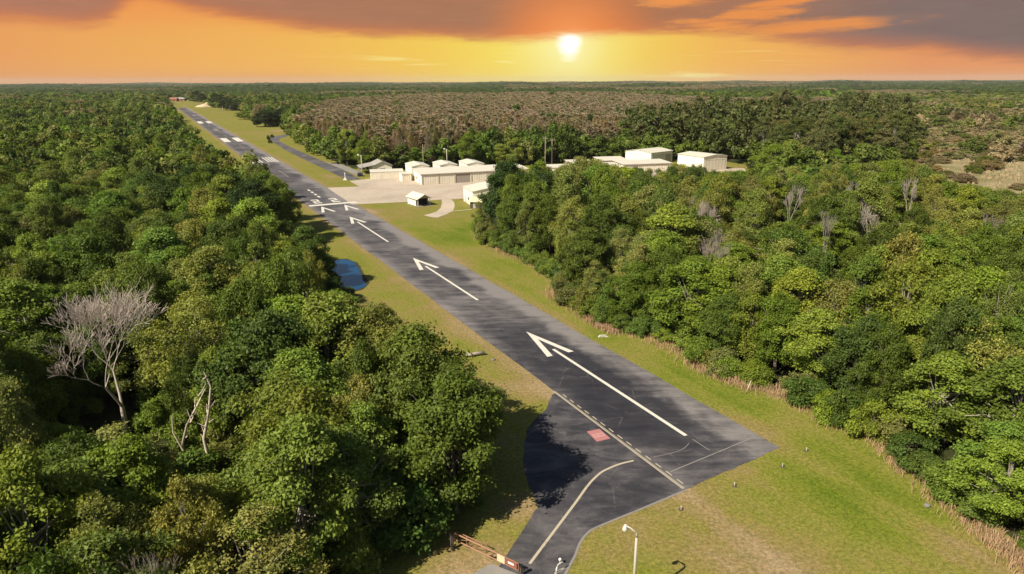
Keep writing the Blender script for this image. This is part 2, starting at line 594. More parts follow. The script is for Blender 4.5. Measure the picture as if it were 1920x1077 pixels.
def ragged(ring, step=0.7, amp=0.18, seed=1):
    """resample an outline and roughen it, as turf creeping over a pavement edge"""
    r = random.Random(seed)
    out = []
    n = len(ring)
    for i in range(n):
        a, b = ring[i], ring[(i + 1) % n]
        L = math.hypot(b[0] - a[0], b[1] - a[1])
        k = max(1, min(160, int(L / step)))
        for j in range(k):
            t = j / k
            out.append((a[0] + (b[0] - a[0]) * t + r.uniform(-amp, amp), a[1] + (b[1] - a[1]) * t + r.uniform(-amp, amp)))
    return out

# ------------------------------------------------------------------ the ground and its sheets
structure('ground', MB().sheet([(-13500, -300), (13500, -300), (13500, 14000), (-13500, 14000)], 0.0), M['floor'])

RIGHT = [(52, 22)] + [G(*p) for p in ((1960, 1110), (1898, 1052), (1831, 998.6), (1765, 950), (1698.6, 883.4), (1636.6, 830), (1530, 795), (1464, 740), (1406, 733), (1300, 688),
                         (1251, 651.5), (1140, 621.7), (1043.4, 569.7), (1021, 517.7), (954, 480.6), (902, 458), (886, 428.6))]
LEFT = [(-17, 36), (-10.5, 49), (-8.5, 53), (-3.5, 58), (-2.5, 64), (-6.0, 72), (-9.5, 78.5), (-15, 86), (-24, 100), (-30, 110), (-36.5, 119), (-43.5, 126), (-48.5, 140), (-50.5, 156),
        (-55.5, 172), (-70, 207), (-94, 246), (-121, 288), (-190, 414), (-290, 606), (-428, 879), (-490, 1000)]
FIELD = [G(*p) for p in ((308, 190.5), (345, 188.5), (385, 193), (400, 202), (455, 208), (470, 224), (500, 237), (545, 240), (541, 252), (556, 270), (582, 285), (618, 302), (654, 317), (690, 322))]
HANG = [(-60, 318), (-20, 322), (30, 345), (70, 360), (104, 354), (113, 338), (106, 312), (98, 262), (92, 232), (40, 226), (2, 226), (-10, 205)]
OPEN = RIGHT[:] + HANG[::-1] + FIELD[::-1] + LEFT[::-1]
POND = smooth_ring([G(*p) for p in ((612, 494), (624, 489), (654, 486), (672, 499), (676, 515), (689, 538), (668, 544), (646, 552), (618, 556), (610, 530))])

def grow(ring, d):
    cx = sum(p[0] for p in ring) / len(ring)
    out = []
    n = len(ring)
    area = sum(ring[i][0] * ring[(i + 1) % n][1] - ring[(i + 1) % n][0] * ring[i][1] for i in range(n))
    sg = 1 if area > 0 else -1
    for i in range(n):
        a, b = ring[i - 1], ring[(i + 1) % n]
        tx, ty = b[0] - a[0], b[1] - a[1]
        L = math.hypot(tx, ty) or 1
        out.append((ring[i][0] + sg * ty / L * d, ring[i][1] - sg * tx / L * d))
    return out
structure('lawn', MB().sheet(ragged(grow(OPEN, 2.2), 3.0, 0.7, 3), 0.02), M['lawn'])

SCRUB = [G(*p) for p in ((1668, 352), (1720, 392), (1800, 380), (2060, 430), (2060, 212), (1850, 208), (1735, 222), (1712, 262), (1700, 300))]
CYPF = [G(x, y, 8) for x, y in ((556, 236), (590, 206), (650, 194), (800, 185), (1000, 183), (1150, 185), (1350, 195), (1600, 195), (1640, 206), (1450, 216), (1250, 234), (1120, 258), (1000, 258), (900, 253), (860, 270), (760, 275), (680, 264), (625, 258))]
structure('lightened_floor', MB().sheet(CYPF, 0.008), plain('lightened_duff', (0.17, 0.125, 0.085), 0.95, 0.3, 0.3))  # added paler floor, coloured to lighten the dark gaps between the cypresses
structure('scrub_ground', MB().sheet(ragged(SCRUB, 8, 3, 5), 0.012), M['scrub'])

# runway, turn pad and taxiways
RW = [UV(45.7, VL), UV(47.1, VR), UV(1230, VR), UV(1230, VL)]
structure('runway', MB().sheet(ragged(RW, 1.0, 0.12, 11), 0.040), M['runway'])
TURN = [G(*p) for p in ((1035, 741), (1024, 768), (1006, 786), (990, 802), (984, 830), (981, 868), (988, 906), (1003, 934), (1008, 952), (975, 1005), (944, 1052), (905, 1110), (870, 1190),
                        (1030, 1190), (1045, 1110), (1060, 1077), (1078, 1043), (1087, 1020), (1100, 1001), (1120, 988), (1200, 955), (1287, 918))] + [UV(46, VL + 0.6), UV(71.4, VL + 0.6)]
structure('taxiway', MB().sheet(ragged(TURN, 0.8, 0.08, 12), 0.034), M['taxi'])
TAXI = [G(*p) for p in ((507, 261), (508, 257.5), (515, 255.5), (531, 253.5), (548, 252), (534, 257.5), (525, 260), (522.5, 264.5), (540, 274), (606, 303), (642, 318), (676, 336.5), (651.7, 338.3), (582, 305), (533, 281), (511, 266))]
structure('taxiway', MB().sheet(TAXI, 0.034), M['taxi'])
structure('parking_area', MB().sheet([G(*p) for p in ((611, 305), (640, 308), (684, 327), (678, 333), (650, 321))], 0.030), M['roadgrey'])
APRON = [G(*p) for p in ((613.5, 352.6), (673.5, 350.2), (655, 340), (688, 336.3), (754, 334), (780, 332), (800, 322), (1000, 315), (1180, 312), (1395, 316), (1400, 322), (1300, 330), (1100, 335), (960, 348), (905, 362), (868, 373),
                         (845, 374.5), (828, 374.5), (800, 377), (755, 379.5), (660, 383.8))]
structure('apron', MB().sheet(ragged(APRON, 2.0, 0.1, 13), 0.046), M['concrete'])
PATH = [G(*p) for p in ((828, 373.8), (845, 373.8), (851, 379), (853, 386), (850, 395), (838, 402), (820, 408.5), (808, 407.5), (794, 404), (806, 401.5), (818, 397.5), (826, 391), (828.5, 383))]
structure('path', MB().sheet(PATH, 0.052), M['concrete'])
structure('road', MB().sheet([G(*p) for p in ((882, 1079), (920, 1058), (962, 1074), (1000, 1090), (960, 1200), (790, 1200))], 0.044), M['roadgrey'])
structure('pond_bank', MB().sheet(ragged(grow(POND, 0.7), 1.0, 0.45, 8), 0.036), plain('wet_bank', (0.045, 0.040, 0.020), 0.9, 0.4, 0.8))
structure('pond_water', MB().sheet(ragged(POND, 0.8, 0.22, 9), 0.05), M['water'])

def strip_line(pts, w, z):
    """a painted line of width w along pts"""
    mb = MB()
    L, Rr = [], []
    n = len(pts)
    for i, p in enumerate(pts):
        a, b = pts[max(0, i - 1)], pts[min(n - 1, i + 1)]
        tx, ty = b[0] - a[0], b[1] - a[1]
        l = math.hypot(tx, ty)
        nx, ny = -ty / l * w / 2, tx / l * w / 2
        L.append((p[0] + nx, p[1] + ny, z))
        Rr.append((p[0] - nx, p[1] - ny, z))
    V = L + Rr
    return mb.add(V, [[i + 1, i, n + i, n + i + 1][::1] for i in range(n - 1)])

ZM = 0.045
def mark(mb, m, z=None):
    return structure('runway_marking', mb, m)
def quad_uv(mb, pts, z=ZM):
    return mb.sheet([UV(*p) for p in pts], z)
def arrow_head(mb, tip, v0, length=11.0, half=2.35, wd=0.95):
    for s in (-1, 1):
        quad_uv(mb, [(tip, v0), (tip - length, v0 + s * half), (tip - length, v0 + s * (half - wd)), (tip - 3.9, v0)] if s < 0 else
                [(tip, v0), (tip - 3.9, v0), (tip - length, v0 + s * (half - wd)), (tip - length, v0 + s * half)])
    return mb
for tip, a, b in ((93.4, 54.2, 84.6), (149.2, 112.6, 140.8), (207.0, 168.2, 197.8)):
    mb = arrow_head(MB(), tip, VC)
    quad_uv(mb, [(a, VC - 0.25), (b, VC - 0.25), (b, VC + 0.25), (a, VC + 0.25)])
    mark(mb, M['white'])
for v0 in (VC - 3.75, VC + 3.9):
    mark(arrow_head(MB(), 229.0, v0, 11.0, 2.3, 0.95), M['white'])
mark(quad_uv(MB(), [(230.8, VL + 0.5), (233.4, VL + 0.5), (233.4, VR + 1.5), (230.8, VR + 1.5)], 0.052), M['white'])
# runway numerals just past the bar (worn, blocky)
def numeral(v0):
    mb = MB()
    w = 2.5
    for (u0, u1, a, b) in ((235.6, 237.2, 0, w), (242.4, 244, 0, w), (239.2, 240.4, 0, w)):
        quad_uv(mb, [(u0, v0 + a), (u1, v0 + a), (u1, v0 + b), (u0, v0 + b)])
    quad_uv(mb, [(240.4, v0 + w - 0.7), (242.4, v0 + w - 0.7), (242.4, v0 + w), (240.4, v0 + w)])
    quad_uv(mb, [(237.2, v0), (239.2, v0), (239.2, v0 + 0.7), (237.2, v0 + 0.7)])
    return mb
mark(numeral(VC - 4.3), M['white'])
mark(numeral(VC + 1.9), M['white'])
mb = MB()
for k in range(4):
    u0 = 248 + k * 5.8
    quad_uv(mb, [(u0, VC - 0.4), (u0 + 3.4, VC - 0.4), (u0 + 3.4, VC + 0.4), (u0, VC + 0.4)])
mark(mb, M['white'])
mb = MB()
u0 = 310
while u0 < 1180:
    quad_uv(mb, [(u0, VC - 0.2), (u0 + 26, VC - 0.2), (u0 + 26, VC + 0.2), (u0, VC + 0.2)])
    u0 += 50
mark(mb, M['oldseam'])
mb = MB()
for s in (-1, 1):
    for k in range(4):
        c = VC + s * (1.6 + 1.5 * k)
        quad_uv(mb, [(373, c - 0.36), (398, c - 0.36), (398, c + 0.36), (373, c + 0.36)])
mark(mb, M['white'])
for (a, b, w) in ((515, 552, 2.2), (760, 800, 2.2), ):
    mb = MB()
    for s in (-1, 1):
        c = VC + s * 4.1
        quad_uv(mb, [(a, c - w), (b, c - w), (b, c + w), (a, c + w)])
    mark(mb, M['white'])
for s, e in ((640, 668), (930, 965)):
    mark(quad_uv(MB(), [(s, VC - 1.6), (e, VC - 1.6), (e, VC + 1.6), (s, VC + 1.6)]), M['oldseam'])
# holding position marking along the edge of the strip: one solid and one dashed line
mb = quad_uv(MB(), [(45.9, VL - 0.17), (71.6, VL - 0.17), (71.6, VL), (45.9, VL)], 0.050)
quad_uv(mb, [(45.9, VL + 0.08), (71.6, VL + 0.08), (71.6, VL + 0.16), (45.9, VL + 0.16)], 0.050)
u0 = 46.6
while u0 < 71:
    quad_uv(mb, [(u0, VL + 0.46), (u0 + 0.95, VL + 0.46), (u0 + 0.95, VL + 0.60), (u0, VL + 0.60)], 0.050)
    u0 += 1.75
mark(mb, M['yellow'])
# taxi centre line that curves away from the strip
cl = [G(*p) for p in ((993, 1058), (1020, 1022), (1050, 982), (1080, 942), (1100, 914), (1113, 899), (1128, 886), (1146, 877), (1165, 870), (1188, 864.5))]
def densify(pts, k=6):
    out = []
    n = len(pts)
    for i in range(n - 1):
        p0, p1, p2, p3 = pts[max(i - 1, 0)], pts[i], pts[i + 1], pts[min(i + 2, n - 1)]
        for j in range(k):
            t = j / k
            out.append(tuple(0.5 * ((2 * b) + (-a + c) * t + (2 * a - 5 * b + 4 * c - d) * t * t + (-a + 3 * b - 3 * c + d) * t ** 3) for a, b, c, d in zip(p0, p1, p2, p3)))
    out.append(pts[-1])
    return out
mark(strip_line(densify(cl), 0.26, 0.040), M['yellow'])
# pale seams and the kerb line of the turn pad
mark(strip_line([UV(49.0, VL + 0.9), UV(49.6, VC), UV(50.2, VR - 1.2)], 0.14, 0.045), M['oldseam'])
mark(strip_line(densify([G(*p) for p in ((1225, 858), (1260, 850), (1280, 843), (1292, 832))]), 0.08, 0.045), M['oldseam'])
mark(strip_line([UV(50.4, VC + 0.1), UV(53.2, VC + 0.1)], 0.12, 0.045), M['oldseam'])
kl = densify([G(*p) for p in ((1040, 1120), (1060, 1077), (1078, 1043), (1087, 1020), (1100, 1002), (1120, 989), (1200, 956), (1287, 919))])
mk = strip_line(kl, 0.24, 0.040)
structure('kerb', mk, M['oldseam'])
# faded red painted panel with worn white strokes before the holding line
rp = [G(*p) for p in ((1100, 810), (1124, 805), (1144.5, 823), (1119, 829))]
structure('taxiway_marking', MB().sheet(rp, 0.039), M['red'])
def lerp2(s, t):
    a = [rp[0][i] * (1 - s) + rp[1][i] * s for i in (0, 1)]
    b = [rp[3][i] * (1 - s) + rp[2][i] * s for i in (0, 1)]
    return (a[0] * (1 - t) + b[0] * t, a[1] * (1 - t) + b[1] * t)
mb = MB()
for (s0, s1, t0, t1) in ((0.12, 0.9, 0.36, 0.42), (0.12, 0.9, 0.60, 0.66), (0.12, 0.18, 0.42, 0.60), (0.5, 0.56, 0.42, 0.60), (0.84, 0.9, 0.42, 0.60), (0.2, 0.46, 0.5, 0.54)):
    mb.sheet([lerp2(s0, t0), lerp2(s1, t0), lerp2(s1, t1), lerp2(s0, t1)], 0.043)
structure('taxiway_marking', mb, M['pinkwhite'])

# ------------------------------------------------------------------ sun, sky
SUN_AZ = R(40)          # shadows fall 40 deg ahead of straight right
SUN_EL = R(44)
sdir = Vector((-math.cos(SUN_AZ) * math.cos(SUN_EL), -math.sin(SUN_AZ) * math.cos(SUN_EL), math.sin(SUN_EL)))
sl = bpy.data.lights.new('sun', 'SUN')
sl.energy = 5.0
sl.angle = R(0.5)
sl.color = (1.0, 0.93, 0.80)
so = bpy.data.objects.new('sun', sl)
C.objects.link(so)
so.rotation_euler = sdir.to_track_quat('Z', 'Y').to_euler()
so.location = (0, 0, 300)

def s2l(*c):
    return tuple((x / 255 / 12.92) if x <= 10 else ((x / 255 + 0.055) / 1.055) ** 2.4 for x in c)

def azel(x, y):
    d = Vector(ray(x, y)).normalized()
    return math.degrees(math.atan2(d.x, d.y)), math.degrees(math.asin(d.z))

W = bpy.data.worlds.new('World')
SC.world = W
W.use_nodes = True
W.node_tree.nodes.clear()
nb = NB(W.node_tree)
dirv = nb.n('ShaderNodeTexCoord').outputs['Generated']
sx = nb.n('ShaderNodeSeparateXYZ')
nb.L.new(dirv, sx.inputs[0])
az = nb.m('MULTIPLY', nb.m('ARCTAN2', sx.outputs[0], sx.outputs[1]), 57.29578)
el = nb.m('MULTIPLY', nb.m('ARCSINE', sx.outputs[2]), 57.29578)
SAZ, SEL = azel(1068, 86)
da = nb.m('SUBTRACT', az, SAZ)
de = nb.m('SUBTRACT', el, SEL)
def hyp(a, b):
    return nb.m('SQRT', nb.m('ADD', nb.m('MULTIPLY', a, a), nb.m('MULTIPLY', b, b)))
r_iso = hyp(da, de)
nvec = nb.comb(nb.m('MULTIPLY', az, 0.09), nb.m('MULTIPLY', el, 0.55), 0.0)
nw = nb.noise(nvec, 1.0, 6, 0.6, 0.3)
nfine = nb.noise(nb.comb(nb.m('MULTIPLY', az, 0.22), nb.m('MULTIPLY', el, 1.1), 3.0), 1.0, 6, 0.62, 0.5)
r_wide = hyp(nb.m('MAXIMUM', nb.m('MULTIPLY', da, 0.95), nb.m('MULTIPLY', da, -0.52)), nb.m('MULTIPLY', de, 0.9))
base = nb.ramp(nb.m('DIVIDE', r_wide, 24.0), [(0.0, s2l(252, 236, 120)), (0.12, s2l(246, 218, 88)), (0.26, s2l(243, 200, 84)), (0.46, s2l(241, 182, 88)), (0.75, s2l(236, 168, 90)), (1.0, s2l(228, 150, 94))])
# redder with height
hi = nb.sstep(nb.m('ADD', el, nb.m('MULTIPLY', nb.m('SUBTRACT', nw, 0.5), 1.6)), 2.8, 5.4)
base = nb.mix(nb.m('MULTIPLY', hi, 0.85), base, s2l(240, 152, 80))
lo = nb.m('SUBTRACT', 1.0, nb.sstep(el, -0.2, 1.2))
far_ = nb.sstep(nb.m('ABSOLUTE', da), 8.0, 26.0)
base = nb.mix(nb.m('MULTIPLY', nb.m('MULTIPLY', lo, far_), 0.7), base, s2l(224, 148, 84))
# thin bright cirrus strokes low in the sky
cir = nb.noise(nb.comb(nb.m('MULTIPLY', az, 0.10), nb.m('MULTIPLY', nb.m('ADD', el, nb.m('MULTIPLY', az, 0.02)), 2.4), 7.0), 1.0, 5, 0.6, 0.8)
cirm = nb.m('MULTIPLY', nb.sstep(cir, 0.56, 0.72), nb.m('SUBTRACT', 1.0, nb.sstep(el, 1.6, 3.0)))
cirm = nb.m('MULTIPLY', cirm, nb.m('SUBTRACT', 1.0, nb.sstep(nb.m('ABSOLUTE', da), 8.0, 24.0)))
base = nb.mix(nb.m('MULTIPLY', cirm, 0.75), base, s2l(252, 238, 150))
# cloud deck: the height of its lower edge along the horizon
edge_px = [(-60, 30), (0, 36), (110, 46), (160, 46), (205, 34), (245, 0), (262, -6), (300, 2), (360, 20), (480, 40), (600, 58), (700, 66), (820, 69), (960, 74), (1040, 72), (1130, 66), (1230, 62), (1330, 62), (1400, 64), (1480, 76), (1600, 87), (1750, 95), (1830, 106), (1920, 113), (2050, 118)]
st = []
for x, y in edge_px:
    a, e = azel(x, y)
    st.append(((a + 45) / 90, (e / 10,) * 3))
edge = nb.m('MULTIPLY', nb.ramp(nb.m('DIVIDE', nb.m('ADD', az, 45.0), 90.0), st), 10.0)
nhair = nb.noise(nb.comb(nb.m('MULTIPLY', az, 0.35), nb.m('MULTIPLY', nb.m('ADD', el, nb.m('MULTIPLY', az, -0.03)), 4.0), 5.0), 1.0, 6, 0.65, 0.6)
wob = nb.m('ADD', nb.m('MULTIPLY', nb.m('SUBTRACT', nw, 0.5), 1.3), nb.m('ADD', nb.m('MULTIPLY', nb.m('SUBTRACT', nfine, 0.5), 1.0), nb.m('MULTIPLY', nb.m('SUBTRACT', nhair, 0.5), 0.9)))
base = nb.mix(nb.m('MULTIPLY', nb.sstep(nb.m('SUBTRACT', el, edge), -0.45, 0.7), 0.85), base, s2l(240, 148, 72))
cm = nb.sstep(nb.m('ADD', nb.m('SUBTRACT', el, edge), wob), -0.60, 0.62)
# gaps in the deck
def gap(x, y, wa, we, slope=0.0, amp=0.6):
    a0, e0 = azel(x, y)
    aa = nb.m('DIVIDE', nb.m('SUBTRACT', az, a0), wa)
    ee = nb.m('DIVIDE', nb.m('SUBTRACT', nb.m('SUBTRACT', el, e0), nb.m('MULTIPLY', nb.m('SUBTRACT', az, a0), slope)), we)
    d = nb.m('ADD', hyp(aa, ee), nb.m('MULTIPLY', nb.m('SUBTRACT', nb.m('ADD', nfine, nb.m('MULTIPLY', nhair, 0.8)), 0.9), amp * 2))
    return nb.m('SUBTRACT', 1.0, nb.sstep(d, 0.35, 1.35))
g1 = gap(1270, 3, 2.6, 0.42, 0.0, 1.0)
g2 = gap(1400, 26, 3.2, 0.55, 0.05, 1.3)
g3 = gap(1530, 48, 5.6, 0.48, 0.03, 0.7)
g4 = gap(1480, 2, 4.0, 0.30, 0.10, 0.9)
g5 = gap(1345, 46, 3.0, 0.5, -0.04, 1.1)
gg = g1
for g in (g2, g3, g4, g5):
    gg = nb.m('MAXIMUM', gg, g)
cm = nb.m('MULTIPLY', cm, nb.m('SUBTRACT', 1.0, nb.m('MULTIPLY', gg, 0.85)))
ccol = nb.ramp(nb.m('DIVIDE', nb.m('ADD', az, 40.0), 80.0), [(0.0, s2l(176, 122, 100)), (0.25, s2l(168, 118, 92)), (0.45, s2l(166, 116, 88)), (0.62, s2l(172, 114, 80)), (0.72, s2l(160, 114, 90)), (0.85, s2l(126, 108, 104)), (1.0, s2l(116, 104, 104))])
ccol = nb.mix(nb.m('MULTIPLY', nb.m('SUBTRACT', 1.0, nb.sstep(nb.m('SUBTRACT', el, edge), 0.0, 1.3)), 0.4), ccol, s2l(214, 120, 72))
kk = nb.m('ADD', 0.72, nb.m('ADD', nb.m('MULTIPLY', nw, 0.32), nb.m('MULTIPLY', nhair, 0.28)))
ccol = nb.mix(1.0, ccol, nb.comb(kk, kk, kk), 'MULTIPLY')
near = nb.m('SUBTRACT', 1.0, nb.sstep(hyp(nb.m('MULTIPLY', da, 0.8), de), 0.5, 6.5))
ccol = nb.mix(near, ccol, s2l(244, 128, 48))
sky = nb.mix(nb.m('MULTIPLY', cm, 0.97), base, ccol)
# the low sun seen in the gap under the deck, with its glow
jag = nb.m('ADD', r_iso, nb.m('MULTIPLY', nb.m('SUBTRACT', nfine, 0.5), 1.2))
glow = nb.m('POWER', 2.71828, nb.m('MULTIPLY', r_iso, -0.45))
under = nb.m('SUBTRACT', 1.0, nb.m('MULTIPLY', cm, 0.75))
sky = nb.mix(nb.m('MULTIPLY', nb.m('MULTIPLY', glow, under), 0.9), sky, s2l(255, 250, 190))
disc = nb.m('SUBTRACT', 1.0, nb.sstep(jag, 0.30, 1.25))
disc = nb.m('MULTIPLY', disc, nb.m('SUBTRACT', 1.0, nb.m('MULTIPLY', nb.sstep(de, 0.55, 1.1), 0.9)))
sky = nb.mix(disc, sky, (1.25, 1.22, 1.12))
# the open sky above and behind
nis = nb.n('ShaderNodeTexSky', sky_type='NISHITA')
nis.sun_disc = False
nis.sun_elevation = SUN_EL
nis.sun_rotation = math.atan2(sdir.x, sdir.y)
nis.air_density = 1.0
nis.dust_density = 1.0
SKYK = 0.05
bg1 = nb.n('ShaderNodeBackground')
nb.L.new(nis.outputs[0], bg1.inputs[0])
bg1.inputs[1].default_value = SKYK
bg2 = nb.n('ShaderNodeBackground')
nb.L.new(sky, bg2.inputs[0])
bg2.inputs[1].default_value = KX
fm = nb.m('MULTIPLY', nb.m('SUBTRACT', 1.0, nb.sstep(el, 7.5, 12.0)), nb.m('SUBTRACT', 1.0, nb.sstep(nb.m('ABSOLUTE', az), 52.0, 75.0)))
mx = nb.n('ShaderNodeMixShader')
nb.L.new(fm, mx.inputs[0])
nb.L.new(bg1.outputs[0], mx.inputs[1])
nb.L.new(bg2.outputs[0], mx.inputs[2])
wo = nb.n('ShaderNodeOutputWorld')
nb.L.new(mx.outputs[0], wo.inputs[0])

# ------------------------------------------------------------------ buildings
E1 = (0.94, 0.342)
def frame_rz(e):
    return math.atan2(e[1], e[0])

def gable(mb, x0, x1, y0, y1, z, rise, t=0.18, over=0.35, along='x'):
    """two roof slopes as thin slabs, ridge along x or y"""
    if along == 'x':
        ym = (y0 + y1) / 2
        prof = [(y0 - over, z - over * rise / (ym - y0)), (ym, z + rise), (y1 + over, z - over * rise / (ym - y0)), (y1 + over, z + t - over * rise / (ym - y0)), (ym, z + rise + t), (y0 - over, z + t - over * rise / (ym - y0))]
        n = len(prof)
        V = [(x0 - over, a, b) for a, b in prof] + [(x1 + over, a, b) for a, b in prof]
    else:
        xm = (x0 + x1) / 2
        prof = [(x0 - over, z - over * rise / (xm - x0)), (xm, z + rise), (x1 + over, z - over * rise / (xm - x0)), (x1 + over, z + t - over * rise / (xm - x0)), (xm, z + rise + t), (x0 - over, z + t - over * rise / (xm - x0))]
        n = len(prof)
        V = [(a, y0 - over, b) for a, b in prof] + [(a, y1 + over, b) for a, b in prof]
    F = [[0, 1, 4, 5], [1, 2, 3, 4], [n + 5, n + 4, n + 1, n], [n + 4, n + 3, n + 2, n + 1]]
    F += [[(i + 1) % n, i, n + i, n + (i + 1) % n] for i in range(n)]
    mb.add(V, F)
    return mb

def door_panel(root, x0, x1, z1, y, name='hangar_door', m=None, ribs=6, out=0.06):
    """a ribbed door on the wall plane y, facing -y"""
    mb = MB()
    mb.box(x0, x1, y - out, y - 0.003, 0.03, z1)
    d = mb.build(name, m or M['door'], root)
    fr = MB()
    for k in range(ribs + 1):
        x = x0 + (x1 - x0) * k / ribs
        fr.box(x - 0.05, x + 0.05, y - out - 0.05, y - out - 0.002, 0.03, z1)
    fr.box(x0 + 0.06, x1 - 0.06, y - out - 0.04, y - out - 0.002, z1 - 0.12, z1 - 0.01)
    fr.build('door_rib', M['ribm'], d)
    return d

def side_door(root, x, y0, face, name='side_door'):
    mb = MB().box(x - 0.05 if face < 0 else x + 0.003, x - 0.003 if face < 0 else x + 0.05, y0, y0 + 1.0, 0.03, 2.15)
    return mb.build(name, M['trim'], root)

def side_window(root, x, y0, w, z0, h, face):
    a, b = (x - 0.06, x - 0.003) if face < 0 else (x + 0.003, x + 0.06)
    f = MB().box(a, b, y0, y0 + w, z0, z0 + h).build('window', M['trim'], root)
    a, b = (x - 0.075, x - 0.0605) if face < 0 else (x + 0.0605, x + 0.075)
    MB().box(a, b, y0 + 0.08, y0 + w - 0.08, z0 + 0.08, z0 + h - 0.08).build('pane', M['glass'], f)
    return f

def walls_flat(mb, L, Dp, h0, h1):
    """walls of a long shed: front eave h0, back eave h1"""
    V = [(0, 0, 0), (L, 0, 0), (L, Dp, 0), (0, Dp, 0), (0, 0, h0), (L, 0, h0), (L, Dp, h1), (0, Dp, h1)]
    return mb.add(V, [(3, 2, 1, 0), (4, 5, 6, 7), (0, 1, 5, 4), (1, 2, 6, 5), (2, 3, 7, 6), (3, 0, 4, 7)])

def shed_roof(mb, L, Dp, h0, h1, over=0.5, t=0.16):
    k = (h1 - h0) / Dp
    a, b = h0 - k * over + 0.003, h1 + k * over + 0.003
    V = [(-over, -over, a), (L + over, -over, a), (L + over, Dp + over, b), (-over, Dp + over, b)]
    V += [(x, y, z + t) for x, y, z in V]
    return mb.add(V, [(3, 2, 1, 0), (4, 5, 6, 7), (0, 1, 5, 4), (1, 2, 6, 5), (2, 3, 7, 6), (3, 0, 4, 7)])

def gable_walls(mb, x0, x1, y0, y1, z, rise, along='y'):
    if along == 'y':     # gable ends face -y and +y
        xm = (x0 + x1) / 2
        return mb.prism([(x0, 0), (x1, 0), (x1, z), (xm, z + rise), (x0, z)], y0, y1)
    ym = (y0 + y1) / 2
    o = MB().prism([(y0, 0), (y1, 0), (y1, z), (ym, z + rise), (y0, z)], x0, x1)
    return mb.add([(y, x, zz) for x, y, zz in o.V], [f[::-1] for f in o.F])

RZ = frame_rz(E1)
# long front row of hangars on the apron
A = G(790.4, 347)
L, Dp = 46.0, 14.0
t = thing('hangar_row', 'long cream hangar row with three pale doors and one shaded open bay facing the apron', 'hangar', (A[0], A[1], 0.04), RZ)
walls_flat(MB(), L, Dp, 4.15, 4.75).build('wall', M['cream'], t)
shed_roof(MB(), L, Dp, 4.15, 4.75).build('roof', M['creamroof'], t)
for k, (x0, x1) in enumerate(((0.7, 6.7), (7.5, 13.5), (21.2, 27.2), (28, 34), (34.9, 40.9))):
    door_panel(t, x0, x1, 3.6, 0.0)
MB().box(14.3, 20.4, -0.03, -0.003, 0.03, 3.7).build('bay_shade_panel', plain('painted_bay_shade', (0.34, 0.29, 0.23), 0.8, 0.1), t)  # flat panel on the wall; shade of an open bay painted as its colour
for x in (0.25, 7.1, 13.9, 20.8, 27.6, 34.4):
    MB().box(x - 0.2, x + 0.2, -0.22, -0.003, 0.0, 3.9).build('pilaster', M['ribm'], t)
side_door(t, 0.0, 3.0, -1)
side_window(t, 0.0, 7.5, 1.6, 1.2, 1.1, -1)
def on_row(dx, dy):
    return (A[0] + E1[0] * dx - E1[1] * dy, A[1] + E1[1] * dx + E1[0] * dy)
# the three gabled units behind it
for i, (dx, lab) in enumerate(((-0.6, 'small gabled cream hangar behind the left end of the long hangar row'), (11.6, 'middle one of three small gabled hangars rising behind the long row'), (23.6, 'gabled cream hangar behind the long row, close to the big green tree'))):
    p = on_row(dx, 15.0)
    h = thing('gabled_hangar', lab, 'hangar', (p[0], p[1], 0.03), RZ, 'gabled hangars behind the long row')
    gable_walls(MB(), 0, 7.6, 0, 13, 5.5, 0.75).build('wall', M['cream'], h)
    gable(MB(), 0, 7.6, 0, 13, 5.51, 0.75, along='y', over=0.25).build('roof', M['creamroof'], h)
    door_panel(h, 0.9, 6.7, 4.6, 0.0)
# a small pale box of a store left of the row, and a low flat trailer in front of the wood
p = on_row(-5.5, 12)
h = thing('storage_shed', 'small yellowish storage shed at the left end of the long hangar row', 'shed', (p[0], p[1], 0.03), RZ)
walls_flat(MB(), 4.0, 5.0, 3.0, 3.2).build('wall', M['cream'], h)
shed_roof(MB(), 4.0, 5.0, 3.0, 3.2, 0.2).build('roof', M['creamroof'], h)
door_panel(h, 0.6, 3.2, 2.5, 0.0, 'roller_door', ribs=3)
p = G(768, 331.5)
h = thing('flatbed_trailer', 'low pale flatbed trailer parked between the white garages and the hangar row', 'trailer', (p[0], p[1], 0.03), RZ)
MB().box(-3, 3, -1.1, 1.1, 0.75, 0.95).build('deck', M['whitep'], h)
MB().box(-2.9, 2.9, -0.5, 0.5, 0.55, 0.745).build('chassis', M['black'], h)
for sx_ in (-0.6, 0.6):
    for sy_ in (-0.95, 0.95):
        MB().tube([(sx_, sy_ - 0.12, 0.36), (sx_, sy_ + 0.12, 0.36)], 0.36, 12).build('wheel', M['tyre'], h)
# clubhouse group at the end of the side taxiway
p = G(695, 336.6)
h = thing('garage_row', 'low white garage row with three plain doors beside the end of the taxiway', 'garage', (p[0], p[1], 0.03), R(12))
walls_flat(MB(), 13.8, 7, 2.9, 3.15).build('wall', M['cream'], h)
shed_roof(MB(), 13.8, 7, 2.9, 3.15, 0.15).build('roof', M['creamroof'], h)
for k in range(3):
    door_panel(h, 0.5 + k * 4.5, 4.4 + k * 4.5, 2.45, 0.0, 'garage_door', ribs=4)
p = G(681, 330.5)
h = thing('clubhouse', 'small clubhouse with grey gable roof and open porch behind the white garage row', 'house', (p[0] - 0.5, p[1] + 4, 0.03), R(20))
gable_walls(MB(), 4.2, 13.0, 2, 13, 3.3, 1.9, along='y').build('wall', M['cream'], h)
gable(MB(), 4.2, 13.0, 2, 13, 3.31, 1.9, along='y', over=0.5, t=0.2).build('roof', M['greyroof'], h)
rf = MB()
V = [(-1.2, 1.4, 2.75), (4.9, 1.4, 3.75), (4.9, 13.2, 3.75), (-1.2, 13.2, 2.75)]
V += [(x, y, z + 0.18) for x, y, z in V]
